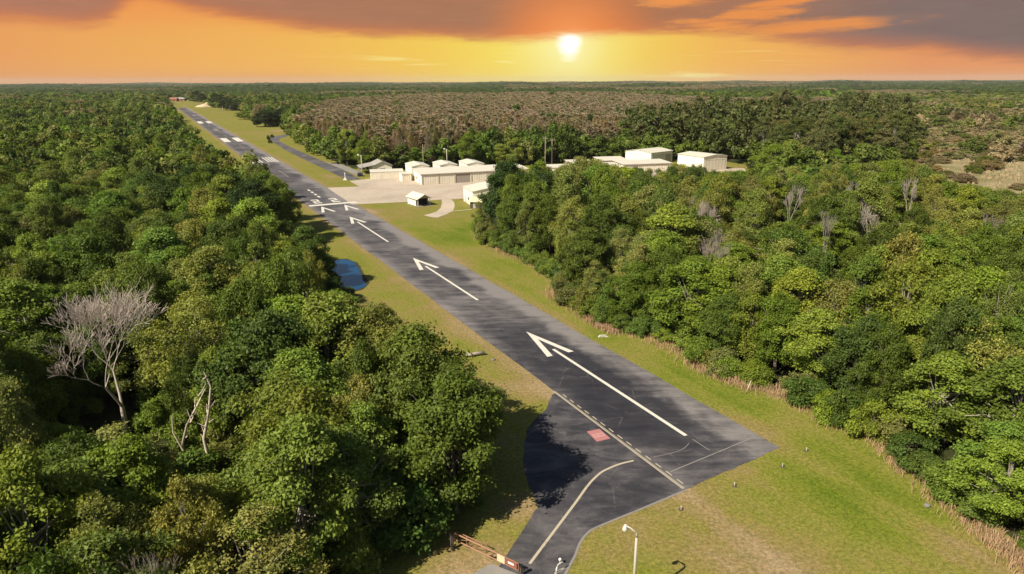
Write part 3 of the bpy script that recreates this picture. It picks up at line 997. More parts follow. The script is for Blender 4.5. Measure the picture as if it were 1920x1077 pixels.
rf.add(V, [(3, 2, 1, 0), (4, 5, 6, 7), (0, 1, 5, 4), (1, 2, 6, 5), (2, 3, 7, 6), (3, 0, 4, 7)]).build('porch_roof', M['greyroof'], h)
for y in (1.8, 5.5, 9.2, 12.8):
    MB().box(-0.85, -0.65, y - 0.1, y + 0.1, 0, 2.8).build('porch_post', M['trim'], h)
side_window(h, 4.2, 4, 1.6, 1.0, 1.2, -1)
side_door(h, 4.2, 7.4, -1, 'door')
MB().box(7.4, 9.8, 1.94, 1.997, 0.9, 2.2).build('window', M['glass'], h)
# open-fronted hut beside the threshold
p = G(784, 388)
a = G(764.7, 381.7)
ax = (a[0] - p[0], a[1] - p[1])
Lh = math.hypot(*ax)
h = thing('shelter_hut', 'little white gabled hut with an open dark front on the grass by the threshold', 'hut', (p[0], p[1], 0.02), math.atan2(ax[1], ax[0]) - math.pi / 2)
# local +y runs back along the long wall, +x to the right of it
Wd = 4.6
gw = MB()
gw.box(0, 0.15, 1.6, Lh, 0, 2.55).box(Wd - 0.15, Wd, 1.6, Lh, 0, 2.55).box(0.152, Wd - 0.152, Lh - 0.15, Lh, 0, 2.55)
gw.build('wall', M['cream'], h)
gp = MB().prism([(0, 2.56), (Wd, 2.56), (Wd / 2, 3.75)], 0.25, 0.4)
gp.build('gable_panel', M['trim'], h)
gp = MB().prism([(0, 2.56), (Wd, 2.56), (Wd / 2, 3.75)], Lh - 0.15, Lh)
gp.build('gable_panel', M['cream'], h)
gable(MB(), 0, Wd, 0, Lh, 2.58, 1.19, along='y', over=0.55, t=0.12).build('roof', M['creamroof'], h)
MB().box(0.16, Wd - 0.16, 2.2, 2.3, 0, 2.5).build('shade_panel', M['dark'], h)  # near-black sheet painted as the shade inside the open front
for x in (0.1, Wd - 0.1):
    MB().box(x - 0.09, x + 0.09, 0.1, 0.28, 0, 2.56).build('post', M['whitep'], h)
MB().box(0.2, Wd - 0.2, 1.2, 1.6, 0.42, 0.5).build('bench', M['darkwood'], h)
MB().box(-0.5, Wd + 0.5, -0.5, Lh + 0.4, -0.02, 0.03).build('floor_slab', M['roadgrey'], h)
# white hangar beside the curved path and the dark hut in front of it
p = G(869.5, 377.0)
h = thing('white_hangar', 'plain white hangar beside the curved path, partly covered by the big green tree', 'hangar', (p[0], p[1], 0.02), frame_rz((0.32, -0.947)))
o = gable_walls(MB(), 0, 12, 0, 15, 4.9, 1.2, along='x').build('wall', M['cream'], h)
gable(MB(), 0, 12, 0, 15, 4.92, 1.2, along='x', over=0.3).build('roof', M['creamroof'], h)
# the outside wall toward the strip is y = 0 seen from -y
h.scale = (1, 1, 1)
MB().box(2.2, 3.3, -0.05, -0.003, 0.03, 2.2).build('side_door', M['trim'], h)
MB().box(6.0, 7.6, -0.05, -0.003, 1.2, 2.3).build('window', M['glass'], h)
p = G(881.5, 391)
h = thing('timber_hut', 'small dark timber hut with a yellowish roof beside the white hangar', 'hut', (p[0], p[1], 0.02), R(-8))
MB().box(0, 5.4, 0, 4.6, 0, 2.3).build('wall', M['darkwood'], h)
gable(MB(), 0, 5.4, 0, 4.6, 2.32, 0.9, along='x', over=0.5, t=0.12).build('roof', M['yellowroof'], h)
MB().box(1.0, 1.95, -0.05, -0.003, 0.05, 2.0).build('door', M['trim'], h)
MB().box(3.0, 4.3, -0.05, -0.003, 0.9, 1.7).build('window', M['glass'], h)
tag(strip_line([G(846, 397.5), G(868, 395.5), G(884, 394)], 0.55, 0.16).build('edging_strip', M['yellowroof']), 'pale yellow edging strip across the grass from the path to the timber hut', 'edging')

# the hangars behind the right-hand wood
def place_hangar(name, label, corner_px, zc, dirpx, zd, depth_dir, wid, dep, ht, rise, doors, ridge='y', roofm='creamroof'):
    c = G(*corner_px, zc)
    d = G(*dirpx, zd)
    e = (d[0] - c[0], d[1] - c[1])
    h = thing(name, label, 'hangar', (c[0], c[1], 0.02), frame_rz(e))
    gable_walls(MB(), 0, wid, 0, dep, ht, rise, along=ridge).build('wall', M['cream'], h)
    gable(MB(), 0, wid, 0, dep, ht + 0.02, rise, along=ridge, over=0.3).build('roof', M[roofm], h)
    for (x0, x1, z1, m) in doors:
        door_panel(h, x0, x1, z1, 0.0, m=m)
    return h
c = G(1319.7, 295.5, 6.2)
place_hangar('big_hangar', 'large cream box hangar with a closed front, rightmost of the hangars behind the wood', (1319.7, 295.5), 6.2, (1370.8, 291.7), 6.2, 1, 14.5, 17, 6.2, 0.8, [(1.2, 13.2, 4.9, None)], 'y')
place_hangar('open_hangar', 'cream hangar with three white door bays under a wide pale roof behind the wood', (1221.2, 287.7), 5.6, (1269, 282.2), 5.6, 1, 17.5, 16, 5.6, 1.1, [(0.8, 5.4, 4.3, M['whitep']), (6.2, 11.0, 4.3, M['whitep']), (11.8, 16.6, 4.3, M['trim'])], 'x')
c = G(1170, 308.5, 3.6)
h = thing('low_hangar', 'long low hangar with a bright white roof in front of the open cream hangar', 'hangar', (c[0], c[1], 0.02), R(14))
walls_flat(MB(), 23, 12, 3.5, 3.9).build('wall', M['cream'], h)
shed_roof(MB(), 23, 12, 3.5, 3.9, 0.6).build('roof', M['creamroof'], h)
for k in range(3):
    door_panel(h, 1 + k * 7.3, 7.4 + k * 7.3, 3.0, 0.0)
c = G(1112, 312, 3.4)
h = thing('low_hangar', 'low white roofed hangar half hidden by pale foliage, left of the long low one', 'hangar', (c[0], c[1], 0.02), R(10))
walls_flat(MB(), 12, 10, 3.2, 3.6).build('wall', M['cream'], h)
shed_roof(MB(), 12, 10, 3.2, 3.6, 0.5).build('roof', M['creamroof'], h)
door_panel(h, 1, 6, 2.8, 0.0)
c = G(1072, 306, 3.6)
h = thing('low_hangar', 'low pale hangar farthest left among the roofs beyond the right wood', 'hangar', (c[0], c[1], 0.02), R(12))
walls_flat(MB(), 11, 10, 3.3, 3.8).build('wall', M['cream'], h)
shed_roof(MB(), 11, 10, 3.3, 3.8, 0.5).build('roof', M['creamroof'], h)
door_panel(h, 1, 5, 2.9, 0.0)
door_panel(h, 6, 10, 2.9, 0.0)
c = G(1128, 301, 3.6)
h = thing('low_hangar', 'low pale hangar roof just left of the open cream hangar', 'hangar', (c[0], c[1], 0.02), R(12))
walls_flat(MB(), 13, 11, 3.4, 3.9).build('wall', M['cream'], h)
shed_roof(MB(), 13, 11, 3.4, 3.9, 0.5).build('roof', M['creamroof'], h)
door_panel(h, 1, 6, 2.9, 0.0)
door_panel(h, 7, 12, 2.9, 0.0)
c = G(1030, 314, 3.4)
h = thing('low_shed', 'small white shed glimpsed between tree crowns beyond the big green tree', 'shed', (c[0], c[1], 0.02), R(8))
walls_flat(MB(), 8.5, 7, 3.2, 3.6).build('wall', M['cream'], h)
shed_roof(MB(), 8.5, 7, 3.2, 3.6, 0.4).build('roof', M['creamroof'], h)
MB().box(4.8, 6.4, -0.04, -0.003, 0.03, 2.4).build('bay_shade_panel', M['dark'], h)  # flat near-black panel; the opening's shade is put into its colour
# far houses at the end of the field
def house(label, pxy, wid, dep, ht, rise, wm, rm, rz=0.0, cat='house'):
    p = G(*pxy)
    h = thing('house', label, cat, (p[0], p[1], 0.02), R(rz))
    gable_walls(MB(), 0, wid, 0, dep, ht, rise, along='x').build('wall', M[wm], h)
    gable(MB(), 0, wid, 0, dep, ht + 0.02, rise, along='x', over=0.6, t=0.25).build('roof', M[rm], h)
    for k in range(3):
        x = wid * (0.15 + 0.28 * k)
        MB().box(x, x + wid * 0.11, -0.06, -0.003, 0.9, 2.3).build('window', M['glass'], h)
    MB().box(wid * 0.46, wid * 0.52, -0.06, -0.003, 0.02, 2.2).build('door', M['trim'], h)
house('brick red house at the far end of the airstrip, leftmost of the far buildings', (309, 190.5), 24, 14, 4.2, 3.2, 'brick', 'brick', 5)
house('brick red house beside the leftmost far house beyond the runway end', (326, 189.6), 22, 14, 4.0, 3.0, 'brick', 'greyroof', 5)
house('pale little house right of the far brick houses beyond the runway end', (349, 189.0), 12, 10, 4.5, 2.5, 'cream', 'creamroof', 5)
house('low house with a pale roof among the trees beside the far field', (470, 212.5), 22, 12, 3.4, 2.6, 'cream', 'greyroof', 10)
house('small white shed under the broad field tree near the side taxiway', (524, 236), 5.5, 4.5, 2.6, 1.8, 'cream', 'creamroof', 15, 'shed')
# heap of bare sand by the field
p = G(393, 200)
sm = MB()
nr, nsg = 10, 28
V = []
for i in range(nr + 1):
    for k in range(nsg):
        rr = i / nr
        t_ = 2 * math.pi * k / nsg
        wv = 1 + 0.18 * math.sin(3 * t_ + 1) + 0.1 * math.sin(7 * t_)
        zz = 6.5 * (1 - rr) ** 0.8 * (1 + 0.25 * math.sin(5 * t_ + 9 * rr)) + 0.0
        V.append((p[0] + 20 * rr * wv * math.cos(t_), p[1] + 26 * rr * wv * math.sin(t_), zz))
sm.add(V, [[i * nsg + k, (i + 1) * nsg + k, (i + 1) * nsg + (k + 1) % nsg, i * nsg + (k + 1) % nsg] for i in range(nr) for k in range(nsg)])
tag(sm.build('sand_heap', M['sand'], smooth=True), 'heap of bare orange sand beside the far end of the field', 'heap')

# ------------------------------------------------------------------ poles and lamps
def street_lamp(name, label, x, y, ht, reach, adir, group=None):
    h = thing(name, label, 'lamp', (x, y, 0.02), adir, group)
    MB().tube([(0, 0, 0), (0, 0, ht * 0.5), (0, 0, ht - 0.55)], [0.135, 0.115, 0.10], 12).build('pole', M['steel'], h, True)
    a = [(0, 0, ht - 0.55), (0.05, 0, ht - 0.25), (0.22, 0, ht - 0.03), (0.55, 0, ht + 0.10), (reach, 0, ht + 0.16)]
    MB().tube(a, [0.10, 0.085, 0.075, 0.065, 0.055], 10).build('arm', M['steel'], h, True)
    hd = MB()
    hd.tube([(reach, 0, ht + 0.20), (reach, 0, ht + 0.02)], [0.11, 0.14], 12)
    hd.build('lamp_cap', M['lamp'], h)
    MB().ball((reach + 0.02, 0, ht - 0.18), 0.21, 16, 10, 1.15).build('lamp_globe', M['globe'], h, True)
    MB().tube([(0, 0, 0), (0, 0, 0.06)], 0.28, 12).build('base_plate', M['steel'], h)
    return h
street_lamp('street_lamp', 'tall bent steel street lamp with a white globe on the dry grass in front', 9.5, 44.6, 6.9, 0.95, R(150))

def pole(label, pxy, ht, lamp=False, cross=False, m='wood', name='utility_pole', wires=False):
    p = G(*pxy)
    h = thing(name, label, 'pole', (p[0], p[1], 0.0), R(rnd.uniform(-30, 30)))
    MB().tube([(0, 0, -0.3), (0.02, 0, ht * 0.5), (0, 0.03, ht)], [0.24, 0.20, 0.16], 8).build('pole', M[m], h, True)
    if cross:
        MB().box(-1.1, 1.1, -0.22, -0.16, ht - 0.9, ht - 0.72).build('cross_arm', M['wood'], h)
        for x in (-0.9, 0.0, 0.9):
            MB().tube([(x, -0.19, ht - 0.72), (x, -0.19, ht - 0.48)], 0.06, 6).build('insulator', M['whitep'], h)
    if lamp:
        MB().tube([(0, 0, ht - 0.3), (-0.5, 0, ht + 0.1), (-1.0, 0, ht + 0.15)], 0.08, 6).build('arm', M['steel'], h)
        MB().ball((-1.15, 0, ht + 0.05), 0.42, 10, 7, 0.9).build('lamp_globe', M['lamp'], h, True)
    return h
pole('bare brown timber pole rising behind the gabled hangars', (794.5, 322), 12.2)
pole('thin pole with a small lamp behind the middle gabled hangar', (838.5, 318), 9.4, lamp=True, m='steel', name='lamp_pole')
pole('lamp pole with a white globe beside the clubhouse roof', (679.5, 331), 9.2, lamp=True, m='steel', name='lamp_pole')
pole('grey timber pole, left one of the pair standing before the dark trees', (1022, 318), 15.0, cross=True)
pole('grey timber pole, right one of the pair standing before the dark trees', (1034.5, 316.5), 14.0, cross=True)
pole('lamp pole with a small lamp behind the open cream hangar', (1239, 297), 9.5, lamp=True, m='steel', name='lamp_pole')
pole('tall thin pole at the edge of the wood right of the big hangar', (1507, 322), 13.5, cross=True)
# far lattice mast on the horizon
p = (-2650, 5900)
h = thing('radio_mast', 'thin radio mast standing up from the woods on the horizon above the runway end', 'mast', (p[0], p[1], 0))
mm = MB()
for (x, y) in ((-1.5, -0.9), (1.5, -0.9), (0, 1.7)):
    mm.tube([(x, y, 0), (x * 0.5, y * 0.5, 76)], 0.5, 5)
z = 3
while z < 75:
    k0, k1 = 1 - 0.5 * z / 76, 1 - 0.5 * (z + 3) / 76
    q = [(-1.5, -0.9), (1.5, -0.9), (0, 1.7)]
    for i in range(3):
        a, b = q[i], q[(i + 1) % 3]
        mm.tube([(a[0] * k0, a[1] * k0, z), (b[0] * k1, b[1] * k1, z + 3)], 0.2, 4)
    z += 3
mm.build('lattice', M['steel'], h)
MB().tube([(0, 0, 75), (0, 0, 84)], 0.45, 6).build('antenna', M['steel'], h)

# ------------------------------------------------------------------ gate across the access road
g0 = G(826, 1006)
g1 = G(972, 1077)
gd = (g1[0] - g0[0], g1[1] - g0[1])
gl = math.hypot(*gd)
h = thing('sliding_gate', 'long rusty pipe gate with a cream panel closing the road in front', 'gate', (g0[0], g0[1], 0.03), math.atan2(gd[1], gd[0]))
MB().tube([(0, 0, 1.05), (gl, 0, 1.05)], 0.07, 10).build('top_rail', M['rust'], h, True)
MB().tube([(0, 0, 0.35), (gl, 0, 0.35)], 0.06, 10).build('bottom_rail', M['rust'], h, True)
n = 5
for k in range(n + 1):
    x = gl * k / n
    MB().tube([(x, 0, 0.35), (x, 0, 1.05)], 0.04, 8).build('upright', M['rust'], h)
for k in range(n):
    MB().tube([(gl * k / n, 0, 0.38), (gl * (k + 1) / n, 0, 1.02)], 0.022, 6).build('brace', M['rust'], h)
MB().box(gl - 2.15, gl - 1.35, -0.12, -0.072, 0.42, 1.12).build('sign_panel', M['signpanel'], h)
pn = MB().box(gl - 1.33, gl - 0.1, -0.115, -0.072, 0.5, 1.08).build('warning_panel', M['redpanel'], h)
MB().box(gl - 1.0, gl - 0.4, -0.125, -0.1155, 0.7, 0.9).build('white_bar', M['whitep'], pn)
for k in (0.36, 0.66):
    MB().tube([(gl * k, 0.25, 0.0), (gl * k, 0.25, 0.42)], 0.06, 8).build('guide_post', M['darkwood'], h)
    MB().box(gl * k - 0.10, gl * k + 0.10, 0.0, 0.3, 0.2, 0.30).build('roller', M['black'], h)
for (pxy, hh, lab) in (((848, 1031), 1.55, 'dark timber gate post beside the leafy bush at the gate'), ((978, 1079), 0.9, 'short dark gate post at the road end of the rusty gate')):
    p = G(*pxy)
    q = thing('gate_post', lab, 'post', (p[0], p[1], 0.02), R(25))
    MB().box(-0.13, 0.13, -0.13, 0.13, 0, hh).build('post', M['darkwood'], q)
    MB().box(-0.16, 0.16, -0.16, 0.16, hh, hh + 0.06).build('cap', M['black'], q)
# a second rail of the old fence behind the gate
a = G(855, 1012)
b = G(914, 1039)
q = thing('fence_rail', 'low rusty fence rail standing just behind the gate', 'rail', (a[0], a[1], 0.02), math.atan2(b[1] - a[1], b[0] - a[0]))
fl = math.hypot(b[0] - a[0], b[1] - a[1])
MB().tube([(0, 0, 0.85), (fl, 0, 0.85)], 0.045, 8).build('rail', M['rust'], q, True)
for k in range(4):
    MB().tube([(fl * (k + 0.15) / 3.3, 0, 0), (fl * (k + 0.15) / 3.3, 0, 0.85)], 0.04, 8).build('post', M['rust'], q)
p = G(1050, 1071)
q = thing('gate_stop', 'bent white pipe hoop standing at the kerb opposite the gate', 'hoop', (p[0], p[1], 0.03), R(40))
MB().tube([(-0.45, 0, 0), (-0.42, 0, 0.5), (-0.25, 0, 0.72), (0.25, 0, 0.74), (0.42, 0, 0.5), (0.45, 0, 0)], 0.06, 8).build('hoop', M['whitep'], q, True)
MB().box(-0.6, 0.6, -0.1, 0.1, 0, 0.03).build('foot', M['steel'], q)
p = G(1050, 1058.5)
q = thing('bollard', 'small round white bollard beside the bent pipe hoop', 'bollard', (p[0], p[1], 0.03))
MB().tube([(0, 0, 0), (0, 0, 0.4)], 0.07, 8).build('post', M['steel'], q)
MB().ball((0, 0, 0.48), 0.14, 10, 7).build('cap', M['whitep'], q, True)

# ------------------------------------------------------------------ edge markers, scraps
def edge_light(label, pxy):
    p = G(*pxy)
    q = thing('edge_light', label, 'light', (p[0], p[1], 0.02), 0, 'edge lights on the grass round the runway end')
    MB().tube([(0, 0, 0), (0, 0, 0.35)], [0.06, 0.05], 8).build('stem', M['steel'], q)
    MB().ball((0, 0, 0.34), 0.085, 10, 6, 0.9).build('lens', M['steel'], q, True)
    MB().tube([(0, 0, 0), (0, 0, 0.04)], 0.24, 10).build('base', M['darkwood'], q)
edge_light('runway edge light on the grass just right of the runway corner', (1512, 846))
edge_light('runway edge light on dry grass just below the runway corner', (1467, 876))
edge_light('runway edge light midway along the grass below the runway end', (1377, 912))
edge_light('runway edge light nearest the holding line end on the grass', (1277, 956))
p = G(647.5, 338)
q = thing('marker_post', 'white marker post at the grass corner where taxiway meets apron', 'marker', (p[0], p[1], 0.02))
MB().prism([(-0.9, 0), (0.9, 0), (0.3, 0.9), (-0.3, 0.9)], -0.5, 0.5).build('plinth', M['whitep'], q)
MB().tube([(0, 0, 0.9), (0, 0, 2.6)], 0.16, 8).build('post', M['whitep'], q)
MB().ball((0, 0, 2.75), 0.32, 8, 6).build('cap', M['lamp'], q, True)
p = G(1130, 632)
q = thing('cone_marker', 'white trough of a marker lying at the edge of tall dry grass', 'marker', (p[0], p[1], 0.02), R(10))
MB().prism([(-0.75, 0), (0.75, 0), (0.55, 0.28), (-0.45, 0.32)], -0.17, 0.17).build('body', M['globe'], q)
MB().box(0.4, 0.85, -0.34, -0.175, 0.0, 0.12).build('foot', M['globe'], q)
p = G(1398, 739)
q = thing('leaning_stick', 'pale leaning stick at the edge of the tall dry grass', 'stick', (p[0], p[1], 0.02))
MB().tube([(0, 0, 0), (0.35, 0.2, 0.9), (0.75, 0.5, 1.75)], [0.07, 0.06, 0.045], 8).build('shaft', M['whitewood'], q, True)
MB().tube([(0.35, 0.2, 0.9), (0.28, 0.45, 1.25)], [0.035, 0.02], 6).build('twig', M['whitewood'], q)
a = G(874, 671)
b = G(908, 666)
q = thing('fallen_log', 'pale fallen log on the grass between wood and runway', 'log', (a[0], a[1], 0.03), math.atan2(b[1] - a[1], b[0] - a[0]))
ll = math.hypot(b[0] - a[0], b[1] - a[1])
MB().tube([(0, 0, 0.3), (ll * 0.5, 0.08, 0.36), (ll, 0, 0.34)], [0.18, 0.26, 0.29], 12).build('trunk', M['palebark'], q, True)
MB().tube([(ll * 0.3, 0, 0.45), (ll * 0.22, -0.5, 0.8), (ll * 0.1, -0.8, 0.9)], [0.11, 0.07, 0.04], 6).build('branch', M['palebark'], q)
MB().tube([(ll * 0.2, 0.1, 0.4), (ll * 0.05, 0.7, 0.7)], [0.09, 0.04], 6).build('branch', M['palebark'], q)
for k, (pxy, s, lab) in enumerate((((925, 676), 0.28, 'small pale rock on the grass right of the fallen log'), ((1738, 950), 0.3, 'pale scrap of stone on the grass near the dry grass fringe'))):
    p = G(*pxy)
    rb = MB().ball((0, 0, s * 0.4), s, 9, 6, 0.6)
    r_ = random.Random(k)
    rb.V = [(x * r_.uniform(0.8, 1.25), y * r_.uniform(0.8, 1.25), z) for x, y, z in rb.V]
    o = rb.build('rock', M['roadgrey'])
    o.location = (p[0], p[1], 0.02)
    tag(o, lab, 'rock')

# dark car parked by the clubhouse
p = G(674.5, 330.5)
q = thing('parked_car', 'dark car parked beside the clubhouse at the end of the taxiway', 'car', (p[0], p[1], 0.05), R(105))
body = MB()
prof = [(-2.2, 0.35), (2.2, 0.35), (2.25, 0.75), (2.05, 0.92), (1.0, 1.0), (0.45, 1.42), (-1.2, 1.46), (-2.0, 1.02), (-2.25, 0.95)]
body.prism(prof, -0.88, 0.88).build('body', M['carpaint'], q)
for s in (-1, 1):
    y0, y1 = (0.882, 0.90) if s > 0 else (-0.90, -0.882)
    MB().prism([(0.85, 1.02), (0.40, 1.36), (-1.15, 1.40), (-1.7, 1.04)], y0, y1).build('side_window', M['glass'], q)
for x in (-1.4, 1.4):
    for y in (-0.86, 0.86):
        w = MB().tube([(x, y - 0.11, 0.34), (x, y + 0.11, 0.34)], 0.34, 14).build('wheel', M['tyre'], q)
        s = 1 if y > 0 else -1
        MB().tube([(x, y + s * 0.112, 0.34), (x, y + s * 0.125, 0.34)], 0.2, 10).build('rim', M['steel'], w)
for y in (-0.6, 0.6):
    MB().box(2.215, 2.262, y - 0.18, y + 0.18, 0.62, 0.74).build('headlight', M['lamp'], q)

# ------------------------------------------------------------------ trees
def leaf_quads(rng, P, Nrm, size, asp=0.55):
    """little bent leaf-spray faces at points P facing about Nrm"""
    n = len(P)
    t = rng.normal(size=(n, 3))
    t -= Nrm * np.sum(t * Nrm, 1, keepdims=True)
    t /= np.linalg.norm(t, axis=1, keepdims=True) + 1e-9
    b = np.cross(Nrm, t)
    s = size * rng.uniform(0.6, 1.35, (n, 1))
    V = np.empty((n, 4, 3))
    V[:, 0] = P + t * s
    V[:, 1] = P + b * s * asp - Nrm * s * 0.12
    V[:, 2] = P - t * s * 0.9
    V[:, 3] = P - b * s * asp + Nrm * s * 0.10
    Q = np.arange(n * 4).reshape(n, 4)
    return V.reshape(-1, 3), Q

def unit(a):
    return a / (np.linalg.norm(a, axis=1, keepdims=True) + 1e-9)

def crown_points(seed, h, r, hb, nl, ncl, per, spread, profile='dome', lobe=(0.26, 0.42), upb=0.55):
    rng = np.random.default_rng(seed)
    cs, rs = [], []
    for i in range(nl):
        a = i * 2.39996 + rng.uniform(-0.4, 0.4)
        t = (i + 0.5) / nl
        t = min(1, max(0, t + rng.uniform(-0.08, 0.08)))
        if profile == 'dome':
            R_ = r * math.sqrt(max(0.02, 1 - max(0, (t - 0.28) / 0.72) ** 2)) * (0.62 + 0.38 * min(1, t / 0.28))
        elif profile == 'oval':
            R_ = r * math.sqrt(max(0.02, 1 - (2 * t - 0.9) ** 2 * 0.95)) if abs(2 * t - 0.9) < 1.02 else r * 0.2
        elif profile == 'cone':
            R_ = r * (1 - t) ** 0.75
        else:  # flat-topped
            R_ = r * (0.55 + 0.45 * math.sin(math.pi * min(1, t * 0.9 + 0.25)))
        q = rng.uniform(0.35, 1.0) if t < 0.85 else rng.uniform(0.1, 0.6)
        lr = r * rng.uniform(lobe[0] * 0.72, lobe[1] * 1.06)
        z = hb + (h - hb - lr * 0.5) * min(1, max(0, t + rng.uniform(-0.1, 0.06)))
        ecc = 1 + 0.22 * math.cos(a - seed)
        cs.append((R_ * q * math.cos(a) * ecc, R_ * q * math.sin(a) * ecc, z))
        rs.append(lr)
    cs, rs = np.array(cs), np.array(rs)
    w = rs ** 2
    li = rng.choice(nl, ncl, p=w / w.sum())
    d = unit(rng.normal(size=(ncl, 3)) + np.array([0, 0, 0.35]))
    # keep sprays on the outside of the whole crown mostly
    out = cs[li].copy()
    out[:, 2] = (out[:, 2] - (hb + (h - hb) * 0.35)) * 0.6
    out = unit(out)
    flip = np.sum(d * out, 1) < -0.35
    d[flip] *= -1
    cp_ = cs[li] + d * (rs[li] * rng.uniform(0.72, 1.08, ncl))[:, None] * np.array([1, 1, 0.62])
    tint = rng.uniform(0, 1, ncl)
    hue = np.clip(rng.normal(0.25, 0.3, ncl), 0, 1)
    k = np.repeat(np.arange(ncl), per)
    n = len(k)
    off = rng.normal(size=(n, 3)) * spread * np.array([1, 1, 0.7])
    P = cp_[k] + off
    N_ = unit(d[k] * 0.55 + np.array([0, 0, upb]) + rng.normal(size=(n, 3)) * 0.5)
    sh = np.clip(0.25 + 0.5 * tint[k] + rng.uniform(-0.22, 0.22, n), 0, 1)
    return rng, P, N_, sh, np.clip(hue[k] + rng.uniform(-0.15, 0.15, n), 0, 1), cs, rs

def tubes_np(paths, sides=5):
    V, F = [], []
    for pts, rad in paths:
        mb = MB().tube(pts, list(rad), sides, cap=False)
        o = len(V)
        V += mb.V
        F += [[i + o for i in f] for f in mb.F]
    return np.array(V), np.array(F)

def trunk_paths(seed, h, hb, cs, rs, r0, lean=0.4):
    r_ = random.Random(seed)
    top = (r_.uniform(-lean, lean), r_.uniform(-lean, lean), hb + (h - hb) * 0.55)
    mid = (top[0] * 0.3 + r_.uniform(-0.2, 0.2), top[1] * 0.3, hb * 0.7)
    paths = [([(0, 0, -0.4), (0.02, 0.02, 0.5), mid, top], [r0 * 1.5, r0 * 1.05, r0 * 0.8, r0 * 0.3])]
    for c in cs:
        t = r_.uniform(0.35, 0.9)
        a = tuple(mid[i] * (1 - t) + top[i] * t for i in range(3))
        m_ = tuple((a[i] + c[i]) / 2 + r_.uniform(-0.35, 0.35) for i in range(3))
        paths.append(([a, m_, tuple(c)], [r0 * 0.36, r0 * 0.23, r0 * 0.09]))
    return paths

PROTO = {}
def make_proto(kind, seed, h, r, hb, nl, ncl, per, spread, leaf, profile, r0, bark='bark', lobe=(0.26, 0.42), drape=0, mat='leaf', extra=None, upb=0.55):
    rng, P, N_, sh, hu, cs, rs = crown_points(seed, h, r, hb, nl, ncl, per, spread, profile, lobe, upb)
    if drape:
        # vines and moss that hang down the sides
        nd = drape
        a = rng.uniform(0, 2 * np.pi, nd)
        rr = r * rng.uniform(0.55, 0.95, nd)
        z1 = hb + (h - hb) * rng.uniform(0.25, 0.8, nd)
        ln = rng.uniform(2.5, 7.5, nd)
        k = np.repeat(np.arange(nd), 75)
        u = rng.uniform(0, 1, len(k))
        Pd = np.stack([rr[k] * np.cos(a[k]), rr[k] * np.sin(a[k]), z1[k] - u * ln[k]], 1) + rng.normal(size=(len(k), 3)) * 0.28 * (1.1 - 0.6 * u[:, None])
        Nd = unit(np.stack([np.cos(a[k]), np.sin(a[k]), np.full(len(k), 0.35)], 1) + rng.normal(size=(len(k), 3)) * 0.5)
        P = np.concatenate([P, Pd])
        N_ = np.concatenate([N_, Nd])
        sh = np.concatenate([sh, np.clip(rng.uniform(0.1, 0.9, nd)[k] + rng.uniform(-.15, .15, len(k)), 0, 1)])
        hu = np.concatenate([hu, np.clip(rng.uniform(0.3, 1.0, nd)[k], 0, 1)])
    P[:, 2] = np.maximum(P[:, 2], 0.15)
    V, Q = leaf_quads(rng, P, N_, leaf)
    cm_ = np_mesh(kind + '_crown', V, Q, [M[mat]], attrs={'shade': sh, 'hue': hu})
    paths = trunk_paths(seed, h, hb, cs, rs, r0)
    tv, tf = tubes_np(paths, 6)
    tm = np_mesh(kind + '_trunk', tv, tf, [M[bark]], smooth=True)
    PROTO.setdefault(kind, []).append((cm_, tm, h, r))

def branch_tree(seed, h, r0, levels, spread, forks=(2, 3), shrink=0.72, first=0.28, upw=0.25):
    """bare branching: a list of tapered paths"""
    r_ = random.Random(seed)
    paths = []
    def grow_(p, d, L, rad, lv):
        q = Vector(p)
        pts = [tuple(q)]
        rd = [rad]
        nseg = 3 if lv > 1 else 2
        for i in range(nseg):
            d = (d + Vector((r_.uniform(-1, 1), r_.uniform(-1, 1), r_.uniform(-0.6, 1) + upw)) * 0.16).normalized()
            q = q + d * (L / nseg)
            pts.append(tuple(q))
            rd.append(rad * (1 - 0.38 * (i + 1) / nseg))
        paths.append((pts, rd, lv))
        if lv <= 0:
            return
        nf = r_.randint(*forks) + (1 if lv <= 3 else 0)
        a0 = r_.uniform(0, 6.28)
        for k in range(nf):
            a = a0 + k * 6.283 / nf + r_.uniform(-0.5, 0.5)
            o = d.orthogonal().normalized()
            o.rotate(Matrix.Rotation(a, 3, d))
            nd = (d + o * r_.uniform(0.6, 1.25) * spread).normalized()
            st_ = Vector(pts[-1]) if k < 2 or lv > 3 else Vector(pts[-2])
            grow_(st_, nd, L * shrink * r_.uniform(0.75, 1.15), rd[-1] * 0.72, lv - 1)
    grow_(Vector((0, 0, -0.3)), Vector((0, 0, 1)), h * first, r0, levels)
    return paths

def make_bare(kind, seed, h, r0, levels, spread, mat, minr=0.022, sp=0.0, **kw):
    paths = branch_tree(seed, h, r0, levels, spread, **kw)
    big = [(p, [max(x, minr) for x in rd]) for p, rd, lv in paths if lv >= levels - 1]
    fine = [(p, [max(x, minr) for x in rd]) for p, rd, lv in paths if lv < levels - 1]
    bv, bf = tubes_np(big, 7)
    fv, ff = tubes_np(fine, 3)
    zt = max(fv[:, 2].max(), 1)
    k = h / zt
    bv *= k
    fv *= k
    cm_ = np_mesh(kind + '_branches', fv, ff, [M[mat]], smooth=True)
    tm = np_mesh(kind + '_trunk', bv, bf, [M[mat]], smooth=True)
    r = np.abs(fv[:, :2]).max()
    PROTO.setdefault(kind, []).append((cm_, tm, h, r))

